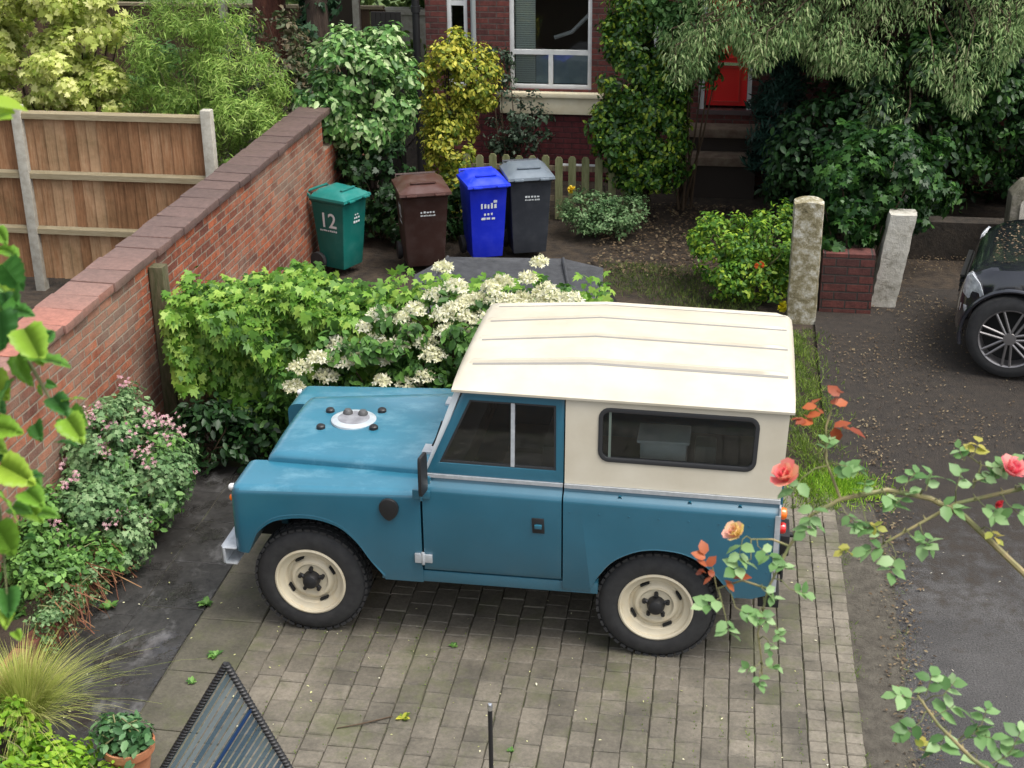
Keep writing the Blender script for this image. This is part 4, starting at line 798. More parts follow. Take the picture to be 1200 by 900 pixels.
# ================================================================== BINS
def glyphs(txt, size, mat, parent, M4, name='lettering', bold=0):
    cu = bpy.data.curves.new('t', 'FONT'); cu.body = txt; cu.size = size; cu.extrude = .0008; cu.align_x = 'CENTER'; cu.offset = bold
    o = bpy.data.objects.new('t', cu); COL.objects.link(o); dg = bpy.context.evaluated_depsgraph_get(); me = bpy.data.meshes.new_from_object(o.evaluated_get(dg)); bpy.data.objects.remove(o)
    me.transform(M4); me.name = name; me.materials.clear(); me.materials.append(mat); q = bpy.data.objects.new(name, me); COL.objects.link(q); q.parent = parent; return q
def wheelie(label, loc, rz, col, lidcol, h=1.02, wd=.48, dp=.55, marks=()):
    t = thing('wheelie_bin', label, 'bin', loc, 'wheelie bins lined up behind the creeper fence', rz)
    L_ = Matrix.Translation(Vector(loc)) ; lm = lambda m: m   # geometry below is local to the bin: front face looks along -y
    pmb = pm('bin_body', col, .5, 0, tuple(c*1.1+.02 for c in col), 7, .45, .8, bump=.08, bscale=30); pml = pm('bin_lid', lidcol, .42, 0, tuple(c*1.05+.04 for c in lidcol), 6, .45, .75, coat=.2)
    def lk(name, m, mat, par=t, bevel=0, smooth=35):
        me = m.mesh(); bm = bmesh.new(); bm.from_mesh(me); bmesh.ops.recalc_face_normals(bm, faces=bm.faces)
        if bevel: bmesh.ops.bevel(bm, geom=[e for e in bm.edges if e.calc_face_angle(0) > .6], offset=bevel, segments=2, profile=.6, affect='EDGES')
        bm.to_mesh(me); bm.free(); me.materials.append(mat); me.polygons.foreach_set('use_smooth', [True]*len(me.polygons)); me.set_sharp_from_angle(angle=R_(smooth))
        o = bpy.data.objects.new(name, me); COL.objects.link(o); o.parent = par; return o
    hb = h-.12; b0, b1 = wd*.38, wd*.48; d0, d1 = dp*.33, dp*.48
    m = MB(); rows = []
    for z, a, b, sh in ((.04, b0, d0, .0), (.3, b0+(b1-b0)*.35, d0+(d1-d0)*.35, 0), (hb-.06, b1-.004, d1-.004, 0), (hb-.055, b1+.012, d1+.012, 0), (hb, b1+.014, d1+.014, 0)):
        rows.append([(-a, -b, z), (a, -b, z), (a, b, z), (-a, b, z)])
    vs = [p for r in rows for p in r]; fs = [(i*4+k, i*4+(k+1) % 4, (i+1)*4+(k+1) % 4, (i+1)*4+k) for i in range(4) for k in range(4)]+[(0, 1, 2, 3), (16, 17, 18, 19)]
    m.add(vs, fs); body = lk('bin_body', m, pmb, bevel=.014)
    # lid: domed, with a raised central panel, front lip and grips
    m = MB(); a, b = wd*.53, dp*.52
    def lz(u, v): return hb+.012+.085*(1-max(abs(u), abs(v))**3.5)*(.75+.25*v)
    rows = []
    for i in range(13):
        v = -1+2*i/12; rows.append([(u*a, v*b-.02, lz(u, v)-(.012 if max(abs(u*1.25), abs(v*1.3)) > .98 else 0)) for u in [-1+2*j/12 for j in range(13)]])
    rows = [[(p[0], p[1]-.004, hb-.03) for p in rows[0]]]+rows+[[(p[0], p[1]+.004, hb-.01) for p in rows[-1]]]
    rows = [[(r[0][0]-.004, r[0][1], hb-.028)]+r+[(r[-1][0]+.004, r[-1][1], hb-.028)] for r in rows]
    m.grid(rows); lid = lk('lid', m, pml, smooth=25)
    m = MB(); m.box((-a*.5, -b*.62, hb+.066), (a*.5, -b*.48, hb+.084)); lk('lid_ridge', m, pml, lid, .008)
    for g0 in (-a*.75, a*.35): m = MB(); m.box((g0, -b-.06, hb-.03), (g0+a*.4, -b-.018, hb-.008)); lk('lid_grip', m, pml, lid, .008)
    m = MB(); m.tube([(-wd*.42, b+.01, hb-.02), (-wd*.42, b+.07, hb+.02), (wd*.42, b+.07, hb+.02), (wd*.42, b+.01, hb-.02)], .016, 8); lk('handle_bar', m, pmb)
    for sx in (-1, 1): m = MB(); m.lathe([(0, -.025), (.1, -.025), (.105, 0), (.1, .025), (0, .025)], (sx*(b0+.03), d0+.02, .105), 'x', 20); lk('wheel', m, M['tyre'])
    slope = math.atan2(d1-d0, hb-.1); slx = math.atan2(b1-b0, hb-.1)
    for (face, txt, size, u, z, bold) in marks:
        if face == 'front': Mx = Matrix.Translation((u, -(d0+(d1-d0)*(z-.04)/(hb-.1))-.004, z)) @ Matrix.Rotation(math.pi/2+slope, 4, 'X')
        else: Mx = Matrix.Rotation(-math.pi/2, 4, 'Z') @ Matrix.Translation((u, -(b0+(b1-b0)*(z-.04)/(hb-.1))-.004, z)) @ Matrix.Rotation(math.pi/2+slx, 4, 'X')
        if isinstance(txt, str): glyphs(txt, size, M['decal'], body, Mx, bold=bold)
        else:
            m = MB()                             # worn, unreadable rows of print
            for (x0, x1, y0, y1) in txt: m.box((x0, y0, 0), (x1, y1, .0012))
            me = m.mesh(); me.transform(Mx); me.materials.append(M['decal']); o = bpy.data.objects.new('printed_mark', me); COL.objects.link(o); o.parent = body
    return t
M['decal'] = pm('pale_print', (.62, .66, .66), .6)
rr = random.Random(4)
def row(wd_, y, h, n):
    xs_ = [-wd_/2+wd_*i/n for i in range(n)]; return [(x, x+wd_/n*rr.uniform(.45, .8), y+rr.uniform(0, h*.15), y+h*rr.uniform(.75, 1)) for x in xs_]
wheelie('green wheelie bin with a large white 12 on its side, nearest the brick wall', (-1.76, 7.35, 0), R_(66), (.003, .12, .10), (.006, .16, .14), .98, .44, .48,
        [('side', '12', .24, 0, .52, .002), ('side', row(.24, 0, .022, 9), 0, 0, .47, 0), ('front', row(.1, .05, .025, 3)+row(.12, 0, .03, 3)+row(.08, .09, .02, 2), 0, .04, .55, 0)])
wheelie('brown wheelie bin between the green bin and the blue bin', (-.88, 7.6, 0), R_(21), (.032, .013, .010), (.065, .026, .020), 1.04, .54, .66,
        [('side', '12', .2, .05, .6, .003), ('side', row(.2, 0, .03, 7), 0, .05, .52, 0), ('front', row(.17, .034, .026, 5)+row(.17, 0, .02, 9), 0, .03, .64, 0)])
wheelie('bright blue wheelie bin standing beside the grey bin', (-.24, 7.95, 0), R_(24), (.003, .018, .5), (.004, .03, .62), 1.04, .46, .54,
        [('front', row(.19, .13, .07, 5)+row(.12, .05, .035, 3)+row(.18, 0, .03, 3)+[(.05, .09, .2, .23)], 0, .01, .5, 0)])
wheelie('dark grey wheelie bin at the right end of the row of bins', (.22, 8.2, 0), R_(19), (.028, .033, .042), (.13, .16, .19), 1.08, .5, .6,
        [('front', row(.17, .034, .026, 5)+row(.17, 0, .02, 9), 0, .02, .68, 0)])
# ================================================================== DARK COVERED BOX behind the creeper fence
cz = .62; cv = thing('garden_storage_box', 'low garden box with a sloping dark grey lid behind the creeper fence', 'storage box', (.5, 5.4, 0))
P_ = [gp(486, 322, cz-.08), gp(525, 301, cz), gp(660, 303, cz), gp(707, 314, cz-.04), gp(730, 357, .30)]
q = MB(); a0, a1, a2, a3 = [tuple(p) for p in P_[:4]]; y0 = 4.55
f0 = (-.35, y0, cz-.06); f1 = (1.18, y0+.1, cz-.02); f2_ = (1.42, y0+.25, cz-.12)
top_ = [f0, a0, a1, a2, a3, f2_, f1]; n = len(top_)
q.add(top_+[(x, y, z-.03) for x, y, z in top_], [tuple(range(n)), tuple(range(2*n-1, n-1, -1))]+[(i, (i+1) % n, n+(i+1) % n, n+i) for i in range(n)])
M['felt'] = pm('roofing_felt', (.03, .032, .036), .65, 0, (.055, .058, .064), 12, bump=.4, bscale=80)
link('lid', q.mesh(), M['felt'], cv, 0)
for e0, e1 in ((a2, f1), (a1, f0)): q = MB(); q.tube([e0, e1], .018, 6); link('lid_seam', q.mesh(), M['felt'], cv)
q = MB(); q.poly([(-.3, .0), (1.2, 0), (1.62, 0), (1.36, cz-.2), (1.15, cz-.07), (-.3, cz-.12)], lambda a, b, d: (a, 5.0+d, b), 0, .95); q.add([(.95, 5.35, cz-.14), (1.34, 5.3, cz-.12), (1.62, 5.05, .02), (1.1, 4.9, .02), (.95, 5.5, cz-.14), (1.34, 5.5, cz-.12), (1.66, 5.5, .02), (1.1, 5.5, .02)], [(0,1,2,3),(7,6,5,4),(0,4,5,1),(1,5,6,2),(2,6,7,3),(3,7,4,0)]); link('box_body', q.mesh(), pm('black_sheet', (.006, .006, .007), .7), cv, 0)

# ================================================================== BLACK CAR at the right
suv = thing('black_car', 'black off-road estate car with alloy wheels nosing in from the right edge', 'car', (7.2, 6.0, 0))
M['gloss'] = pm('black_gloss', (.008, .009, .014), .12, 0, (.015, .016, .022), 3, coat=1.0)
SX, SY, SW = 4.59, 5.02, 1.9                      # nose, near side, width
def ssec(x, y):                                   # x measured from nose: y-z half section (near half) heights
    return None
def interp(tab, x):
    for (a, va), (b, vb) in zip(tab, tab[1:]):
        if x <= b: t = (x-a)/(b-a); return va+(vb-va)*t
    return tab[-1][1]
hood = [(0, .62), (.04, .80), (.12, .93), (.3, 1.01), (.7, 1.07), (1.2, 1.12), (1.35, 1.14), (3.9, 1.16), (4.6, 1.12), (4.8, 1.0), (4.85, .7)]
inset = [(0, .40), (.05, .27), (.12, .16), (.25, .08), (.45, .025), (.8, 0), (4.2, 0), (4.6, .05), (4.78, .15), (4.85, .3)]
xs = [0, .02, .05, .09, .14, .2, .28, .38, .5, .65, .8, 1.0, 1.2, 1.4]+[1.7+.3*i for i in range(8)]+[4.0, 4.2, 4.4, 4.6, 4.7, 4.78, 4.85]
def sus(x):
    z1 = interp(hood, x); ins = interp(inset, x); zb = .3; dd = []
    for (fy, fz) in ((.03, zb), (.0, .4), (0, .62), (.0, .78), (.03, .9), (.07, .97), (.16, .995), (.4, 1.0)):
        dd.append((SY+ins+fy, min(z1, zb+(z1-zb)*((fz-.3)/.7) if fz > .31 else zb)))
    return dd+[(2*SY+SW-y, z) for y, z in dd[::-1]]
m_ = prism_x(sus, xs); m_.v = [(SX+x, y, z) for x, y, z in m_.v]; me = m_.mesh(); bm = bmesh.new(); bm.from_mesh(me); bmesh.ops.recalc_face_normals(bm, faces=bm.faces); bm.to_mesh(me); bm.free()
WX = 5.11; WB = 2.9
def circ(cx, cz_, r, n=40): return [(cx+r*math.cos(2*math.pi*i/n), cz_+r*math.sin(2*math.pi*i/n)) for i in range(n)]
cuts = [MB().poly(circ(x, .4, .44), lambda a, b, d: (a, d, b), *yr) for x in (WX, WX+WB) for yr in ((SY-.1, SY+.34), (SY+SW-.34, SY+SW+.1))]
me = boolcut(me, cuts); link('body', me, M['gloss'], suv, 40)
for x in (WX, WX+WB):
    for yy in (SY-.003, SY+SW+.003): q = MB(); q.tube([(x+.447*math.cos(a), yy, .4+.447*math.sin(a)) for a in [math.pi*(-.08+1.16*i/30) for i in range(31)]], .02, 8); link('arch_moulding', q.mesh(), M['gloss'], suv)
cab = [(1.25, 1.12), (1.95, 1.68), (2.3, 1.75), (4.1, 1.72), (4.7, 1.12)]
q = MB(); q.poly([(SX+a, b) for a, b in cab], lambda a, b, d: (a, (SY+.06+.18*max(0, (b-1.12)/.6)) if d < .5 else (SY+SW-.06-.18*max(0, (b-1.12)/.6)), b), 0, 1); link('cabin', q.mesh(), M['gloss'], suv, 30, bevel=.03)
q = MB(); q.poly([(SX+1.5, 1.18), (SX+2.03, 1.62), (SX+4.1, 1.62), (SX+4.45, 1.18)], lambda a, b, d: (a, (SY+.05+.18*max(0, (b-1.12)/.6)) if d < .5 else (SY+SW-.05-.18*max(0, (b-1.12)/.6)), b), 0, 1); link('side_glass', q.mesh(), pm('dark_glass', (.01, .012, .014), .05, coat=1), suv, 0)
q = MB(); q.add([(SX+1.30, SY+.2, 1.175), (SX+1.30, SY+SW-.2, 1.175), (SX+1.93, SY+SW-.3, 1.68), (SX+1.93, SY+.3, 1.68)], [(0, 1, 2, 3)]); link('windscreen', q.mesh(), pm('dark_screen', (.01, .012, .014), .05, coat=1), suv, 0)
M['lamp'] = pm('clear_lamp', (.7, .74, .78), .12, .1, (.3, .32, .35), 18, coat=1)
for s in (0, 1):
    Yf = (lambda v: SY+v) if s == 0 else (lambda v: SY+SW-v)
    q = MB(); q.poly([(.045, .70), (.10, .68), (.27, .72), (.20, .86), (.12, .93), (.07, .88)], lambda a, b, d: (SX+a-.0, Yf(interp(inset, a)-.008+d), b-.01), 0, .1); link('headlamp', q.mesh(), M['lamp'], suv, 40, bevel=.015)
    q = MB(); q.poly([(.0, .50), (.09, .50), (.07, .60), (.01, .59)], lambda a, b, d: (SX+a+.03, Yf(interp(inset, a+.03)-.006+d), b), 0, .06); link('side_marker', q.mesh(), M['lamp'], suv, 30, bevel=.006)
q = MB()
for i in range(6): q.box((SX-.012, SY+.55, .5+i*.05), (SX+.03, SY+SW-.55, .52+i*.05))
link('grille', q.mesh(), M['black'], suv, 0)
M['alloy'] = pm('alloy', (.24, .23, .23), .4, .7)
for x in (WX, WX+WB):
    for s in (0, 1):
        Yf = (lambda v: SY+v) if s == 0 else (lambda v: SY+SW-v); sg = 1 if s == 0 else -1; c = (x, Yf(.0), .39)
        q = MB(); q.lathe([(r, sg*h) for r, h in [(.27, .02), (.275, 0), (.31, -.006), (.35, .0), (.378, .02), (.388, .05), (.388, .2), (.37, .23), (.27, .235)]], c, 'y', 56); ty = link('tyre', q.mesh(), M['tyre'], suv, 35)
        q = MB(); q.lathe([(r, sg*h) for r, h in [(.278, .01), (.275, -.004), (.262, .004), (.255, .03), (.25, .15)]], c, 'y', 56); q.lathe([(r, sg*h) for r, h in [(.06, .0), (.055, -.008), (0, -.01)]], c, 'y', 24)
        for i in range(14):                        # seven pairs of spokes
            a = 2*math.pi*(i//2)/7+(.13 if i % 2 else -.13)+.2; b = 2*math.pi*(i//2)/7+.2
            p0 = (x+.05*math.cos(b)+(.02 if i % 2 else -.02)*-math.sin(b), c[1]+sg*.004, .39+.05*math.sin(b)+(.02 if i % 2 else -.02)*math.cos(b)); p1 = (x+.265*math.cos(a), c[1]+sg*.006, .39+.265*math.sin(a))
            q.tube([p0, p1], [.013, .012], 6)
        link('wheel_rim', q.mesh(), M['alloy'], suv, 30)
        q = MB(); q.lathe([(.25, sg*.12), (0, sg*.12)], c, 'y', 40); link('brake_back_plate', q.mesh(), M['under'], suv, 0)  # black disc closing the wheel behind the spokes

SROT = R_(-13); _p = Vector((WX, SY, 0)); suv.rotation_euler.z = SROT; suv.location = _p+Matrix.Rotation(SROT, 3, 'Z') @ (suv.location-_p)
# ================================================================== THINGS IN THE FOREGROUND YARD
ap = yp(265, 778, -2.0); bl_ = yp(188, 905, -2.0); br_ = yp(342, 905, -2.0)
def ext(a, b, z): t = (a[2]-z)/(a[2]-b[2]); return a+(b-a)*t
A3, B3, C3 = ap, ext(ap, bl_, .03), ext(ap, br_, .03)
tri = thing('garden_screen', 'upright triangular blue-grey striped screen with a black edge at the bottom of the picture', 'screen', (float((B3[0]+C3[0])/2), -2., 0))
q = MB(); q.tube([A3, B3], .017, 8); q.tube([A3, C3], .017, 8); q.tube([B3, C3], .015, 8)
for i in range(60):                                # twine wound round the frame
    for e in (B3, C3): p = A3+(e-A3)*(i+.5)/60; q.lathe([(.016, -.006), (.022, 0), (.016, .006)], p, 'z', 8)
link('frame', q.mesh(), M['black'], tri, 40)
def stripemat():
    m, nt, B, N, L = nmat('striped_film'); g = N.new('ShaderNodeNewGeometry')
    r = ramp(N, [(0, (.02, .09, .17)), (.35, (.09, .17, .22)), (.7, (.17, .24, .27)), (1, (.28, .34, .36))]); L.new(g.outputs['Random Per Island'], r.inputs[0]); L.new(r.outputs[0], B.inputs['Base Color']); B.inputs['Roughness'].default_value = .35
    t = N.new('ShaderNodeBsdfTransparent'); mx = N.new('ShaderNodeMixShader'); mx.inputs[0].default_value = .6; L.new(t.outputs[0], mx.inputs[1]); L.new(B.outputs[0], mx.inputs[2]); L.new(mx.outputs[0], N['Material Output'].inputs[0]); return m
q = MB(); nst = 34
for i in range(nst):
    # strips run parallel to the left edge
    t0, t1 = i/nst, (i+.72)/nst; p0, p1 = A3+(C3-A3)*t0, A3+(C3-A3)*t1; b0, b1 = B3+(C3-B3)*t0, B3+(C3-B3)*t1; o = np.array([0, .006, 0])
    q.add([p0, p1, b1, b0, p0+o, p1+o, b1+o, b0+o], [(0, 1, 2, 3), (7, 6, 5, 4), (0, 1, 5, 4), (1, 2, 6, 5), (2, 3, 7, 6), (3, 0, 4, 7)])
link('striped_film', q.mesh(), stripemat(), tri, 0)
q = MB(); q.tube([A3+(C3-A3)*.22+np.array([0, -.01, 0]), B3+(C3-B3)*.22+np.array([0, -.01, 0])], .009, 6); link('blue_cord', q.mesh(), pm('blue_cord', (.01, .05, .16), .5), tri)
pt_ = yp(575, 832, -2.2); q = MB(); q.tube([(pt_[0], -2.2, 0), (pt_[0]-.003, -2.2, pt_[2])], .011, 10); pole = tag(link('garden_cane', q.mesh(), M['black'], None, 30, origin=(pt_[0], -2.2, 0)), 'thin black pole with a pale tip standing at the bottom edge of the picture', 'pole')
q = MB(); q.lathe([(.012, 0), (.013, .01), (.0135, .025), (.009, .035), (0, .037)], (pt_[0]-.003, -2.2, pt_[2]), 'z', 12); link('tip', q.mesh(), M['chrome'], pole)
# terracotta pot
pc = gp(155, 890, 0); pc[1] += .0
potx, poty = gp(150, 868, .25)[:2]
M['terra'] = pm('terracotta', (.34, .12, .05), .85, 0, (.45, .2, .1), 9, bump=.3)
q = MB(); q.lathe([(0, .0), (.09, 0), (.125, .19), (.142, .19), (.147, .24), (.134, .24), (.13, .19), (0, .19)], (potx, poty, 0), 'z', 36)
tag(link('terracotta_pot', q.mesh(), M['terra'], None, 30), 'round terracotta pot holding a leafy plant at the bottom left', 'pot')
# ================================================================== PLANTS
LM = {}
LM['ivy'] = leafmat('creeper_leaf', [(.03, .09, .01), (.09, .22, .022), (.2, .38, .05), (.34, .5, .09)], .45, .38)
LM['hyd'] = leafmat('hydrangea_leaf', [(.02, .06, .012), (.06, .15, .03), (.13, .28, .05)], .45, .3)
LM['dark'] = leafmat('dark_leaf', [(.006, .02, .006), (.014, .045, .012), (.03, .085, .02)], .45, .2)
LM['holly'] = leafmat('holly_leaf', [(.015, .045, .008), (.02, .07, .01), (.045, .12, .016), (.1, .21, .022), (.26, .34, .03)], .4, .25)
LM['gold'] = leafmat('golden_leaf', [(.06, .12, .012), (.2, .26, .025), (.42, .42, .05), (.6, .55, .07)], .5, .3)
LM['acer'] = leafmat('pale_golden_leaf', [(.28, .38, .06), (.6, .66, .18), (.8, .8, .36)], .55, .5)
LM['bamboo'] = leafmat('feathery_leaf', [(.10, .2, .03), (.22, .36, .06), (.38, .5, .13)], .55, .4)
LM['mid'] = leafmat('mid_green_leaf', [(.04, .11, .025), (.11, .24, .05), (.2, .38, .09)], .5, .3)
LM['varieg'] = leafmat('variegated_leaf', [(.03, .09, .02), (.09, .22, .05), (.2, .38, .1), (.5, .6, .32)], .4, .3)
LM['grey'] = leafmat('grey_green_leaf', [(.05, .12, .04), (.13, .24, .09), (.26, .38, .18)], .6, .25)
LM['bright'] = leafmat('bright_leaf', [(.09, .22, .015), (.22, .42, .03), (.4, .58, .06)], .5, .4)
LM['conifer'] = leafmat('conifer_spray', [(.06, .13, .04), (.16, .27, .09), (.3, .43, .16), (.44, .5, .25)], .7, .35, 1.5)
LM['cypress'] = leafmat('cypress_spray', [(.006, .022, .015), (.012, .045, .03), (.02, .065, .045)], .6, .15)
LM['straw'] = leafmat('grass_blade_straw', [(.2, .28, .04), (.4, .46, .1), (.6, .58, .22)], .6, .4)
LM['rose'] = leafmat('rose_leaf', [(.09, .2, .06), (.2, .36, .13), (.36, .52, .25)], .4, .4)
LM['grass'] = leafmat('grass_blade', [(.05, .09, .012), (.12, .2, .025), (.22, .3, .05)], .6, .35)
LM['flower'] = leafmat('white_floret', [(.62, .62, .36), (.8, .78, .58), (.88, .87, .74)], .7, .4)
LM['pink'] = leafmat('pink_petal', [(.5, .22, .3), (.62, .36, .4), (.7, .55, .5)], .6, .4)
LM['litter'] = leafmat('dead_leaf', [(.03, .02, .012), (.09, .06, .032), (.15, .105, .06), (.21, .17, .10)], .8, .1)
M['bark'] = pm('bark', (.035, .022, .015), .95, 0, (.08, .055, .04), 8, stretch=(3, 3, .6), bump=.9, bscale=20, bdist=.03)
M['redbark'] = pm('red_bark', (.07, .022, .013), .95, 0, (.14, .05, .03), 6, stretch=(4, 4, .5), bump=1, bscale=12, bdist=.05)
M['stem'] = pm('green_stem', (.09, .11, .035), .6, 0, (.16, .15, .06), 20)
M['twig'] = pm('twig', (.07, .045, .025), .8)
def stems(name, base, ells, n, mat, parent, seed=1, r0=.02, r1=.004, spread=.1):
    rg_ = random.Random(seed); m = MB()
    for i in range(n):
        e = rg_.choice(ells); t = Vector((e[0]+rg_.uniform(-.7, .7)*e[3], e[1]+rg_.uniform(-.7, .7)*e[4], e[2]+rg_.uniform(-.3, .8)*e[5]))
        b = Vector(base)+Vector((rg_.uniform(-spread, spread), rg_.uniform(-spread, spread), 0)); mid = (b+t)/2+Vector((rg_.uniform(-.08, .08), rg_.uniform(-.08, .08), rg_.uniform(0, .15)))
        m.tube([b, (b+mid)/2+Vector((0, 0, .03)), mid, t], [r0, r0*.8, (r0+r1)/2, r1], 6)
    return link(name, m.mesh(), mat, parent, 60)
def shrub(name, label, cat, base, ells, n, size, tmpl, mat, seed=1, nst=8, r0=.02, group=None, barkmat=None, leafname='foliage', **kw):
    t = thing(name, label, cat, base, group); foliage(leafname, ells, n, size, tmpl, mat, t, seed, **kw)
    stems('stem', base, ells, nst, barkmat or M['twig'], t, seed, r0); return t

# ---- creeper over the fence
rng = np.random.default_rng(11)
cr = thing('creeper', 'bright green lobed-leaf creeper hanging over the fence left of the white flowers', 'climbing plant', (-1.0, 2.8, 0))
def sheetleaves(name, n, xr, fn_top, front, size, tmpl, mat, parent, seed, bulge=.2, bias=1.6):
    rg_ = np.random.default_rng(seed); x = rg_.uniform(xr[0], xr[1], n); tt = rg_.uniform(0, 1, n)**bias  # 0 = top
    top_ = fn_top(x); z = top_*(1-tt)+.05; lump = .09*np.sin(x*7.3+2*np.sin(z*6))+.07*np.sin(z*9+x*4)+.05*np.sin(x*17+z*3)
    y = front-bulge*np.sin(np.clip((1-tt)*1.25, 0, 1)*math.pi/2)*1.0+lump*.9+rg_.normal(size=n)*.035
    topm = rg_.uniform(0, 1, n) < .28; z = np.where(topm, top_+.03+lump*.7+rg_.normal(size=n)*.03, z); y = np.where(topm, front+rg_.uniform(-bulge, .38, n), y)
    P = np.stack([x, y, z], 1); Nn = np.where(topm[:, None], np.array([0, -.35, 1.0]), np.array([0, -1.0, .55]))+rg_.normal(size=(n, 3))*.42
    A = np.where(topm[:, None], np.array([0, -.9, -.25]), np.array([0, -.25, -1.0]))+rg_.normal(size=(n, 3))*.28
    kk = P[:, 2] > .8-.75*np.clip((P[:, 0]+1.86)/.75, 0, 1)+.06*np.sin(P[:, 0]*19); P, Nn, A = P[kk], Nn[kk], A[kk]; n = len(P)
    me = leaves(P, Nn, A, size*rg_.uniform(.55, 1.25, n), tmpl, rg_); return link(name, me, mat, parent, 0, fix=False)
sheetleaves('leaves', 7000, (-1.87, -.1), lambda x: 1.22+.07*np.clip(x+1.9, 0, 1)+.04*np.sin(x*5), 2.78, .09, LOBE, LM['ivy'], cr, 12, .22)
sheetleaves('leaves', 1300, (-.3, 1.65), lambda x: 1.29+.04*np.sin(x*5), 2.98, .09, LOBE, LM['ivy'], cr, 13, .1, 2.2)
m = MB(); rg_ = random.Random(3)
for i in range(26):
    x = rg_.uniform(-1.9, 1.5); m.tube([(x, 2.80, 0), (x+rg_.uniform(-.1, .1), 2.79, .5), (x+rg_.uniform(-.2, .2), 2.77, 1.0), (x+rg_.uniform(-.3, .3), 2.8, 1.25)], [.014, .01, .007, .004], 6)
link('stem', m.mesh(), M['twig'], cr)
# ---- climbing hydrangea with white flower heads
hy = thing('climbing_hydrangea', 'dark leaved bush covered in creamy white flower heads behind the blue bonnet', 'shrub', (.4, 2.5, 0))
EH = [(-.55, 2.45, .75, .38, .28, .42), (-.1, 2.5, .95, .5, .3, .42), (.5, 2.55, 1.05, .55, .32, .42), (1.1, 2.65, 1.12, .55, .32, .38), (-.75, 2.35, .38, .3, .25, .38), (.3, 2.4, .5, .7, .3, .5)]
foliage('foliage', EH, 6500, .075, OVAL, LM['hyd'], hy, 21, sub=110, rs=.14, shell=.8, up=.4, droop=.25)
stems('stem', (.3, 2.7, 0), EH, 16, M['twig'], hy, 2, .02, spread=.6)
heads = [(u, v) for u, v in ((345, 452), (352, 430), (372, 418), (383, 440), (362, 462), (398, 402), (425, 382), (440, 400), (447, 368), (465, 405), (480, 385), (487, 362), (500, 400), (497, 440), (512, 345), (520, 368), (525, 388), (533, 362), (508, 415), (470, 372), (545, 352), (560, 350), (548, 372), (452, 420), (420, 415), (535, 335), (565, 372), (585, 350), (600, 352), (612, 348), (575, 336), (630, 350), (640, 340), (655, 352), (633, 306), (520, 313), (590, 330), (618, 325), (405, 425), (480, 450), (448, 445), (556, 388), (670, 350), (385, 418))]
rg2 = np.random.default_rng(5)
for i, (u, v) in enumerate(heads):
    y = 2.22+.5*max(0, (440-v)/110)+rg2.uniform(-.06, .06); y = min(y, 2.95); c = yp(u, v, y)
    if u < 380: c = yp(u, v, 2.1)
    n = 180; d = rdir(n, rg2); d[:, 2] = np.abs(d[:, 2])*.9-.1; d[:, 1] -= .25; r = .074*rg2.uniform(.75, 1.3)
    P = c+d*np.array([r, r, r*.75])*rg2.uniform(.55, 1.05, (n, 1)); me1 = leaves(P, d+rg2.normal(size=(n, 3))*.5, d+rdir(n, rg2)*.6, rg2.uniform(.024, .042, n), KITE, rg2)
    k = 7; a = rg2.uniform(0, 6.28, k); P = np.repeat(c+np.stack([np.cos(a)*r*1.1, np.sin(a)*r*.9-.02, np.zeros(k)-.012], 1), 4, 0); a4 = np.tile(np.arange(4)*math.pi/2, k)+np.repeat(rg2.uniform(0, 1.5, k), 4)
    me2 = leaves(P, np.tile([0, -.5, .8], (4*k, 1))+rg2.normal(size=(4*k, 3))*.1, np.stack([np.cos(a4), np.sin(a4)*.8, np.sin(a4)*.5], 1), .028, OVAL, rg2); link('flower_head', join([me1, me2]), LM['flower'], hy, 0, fix=False)

# ---- geranium bed and lower-left planting
EG = [(-1.75, .95, .55, .32, .4, .48), (-1.5, 1.15, .55, .38, .3, .38), (-1.25, 1.0, .45, .3, .32, .34), (-1.75, .4, .4, .3, .35, .34)]
ge = thing('geranium', 'bushy hardy geranium with small pink flowers at the foot of the brick wall', 'flowering plant', (-1.7, .95, .1))
EG = [(-1.85, 1.2, .6, .24, .42, .38), (-1.62, 1.3, .52, .34, .36, .36), (-1.48, 1.1, .42, .24, .34, .3), (-1.8, .72, .42, .26, .36, .28), (-1.95, 1.75, .6, .12, .3, .32), (-1.5, .62, .25, .14, .25, .2)]
foliage('foliage', EG, 13000, .038, LOBE, LM['grey'], ge, 31, sub=170, rs=.1, shell=.66, up=.6, droop=.1)
foliage('foliage', EG[:3], 1500, .05, OVAL, LM['mid'], ge, 32, sub=60, rs=.1, shell=.8, up=.6)
stems('stem', (-1.75, 1.0, .1), EG, 30, M['stem'], ge, 5, .006, .002, .2)
rgp = np.random.default_rng(8); P, Nn = crownpts([(e[0], e[1], e[2], e[3]*1.05, e[4]*1.05, e[5]*1.08) for e in EG], 800, rgp, 90, .07, .95, .5, .3); P = P[P[:, 2] > .3]
P5 = np.repeat(P, 5, 0); a = np.tile(np.arange(5)*2*math.pi/5, len(P)); Nf = np.repeat(unit(rgp.normal(size=(len(P), 3))*.4+np.array([.1, -.6, .8])), 5, 0)
Af = np.stack([np.cos(a), np.sin(a)*.8, np.sin(a)*.6], 1); link('flowers', leaves(P5, Nf, Af, .017, KITE, rgp), LM['pink'], ge, 0, fix=False)
shrub('leafy_herb', 'soft pale green leafy herbs spreading below the geranium at the left edge', 'plant', (-1.85, .1, .1), [(-1.9, .15, .32, .26, .3, .24), (-1.75, -.15, .28, .28, .3, .22), (-2.0, .5, .36, .16, .4, .3), (-1.62, .3, .22, .16, .3, .18)], 5200, .05, OVAL, LM['mid'], 33, 20, .004, barkmat=M['stem'], sub=110, rs=.09, up=.8, droop=0)
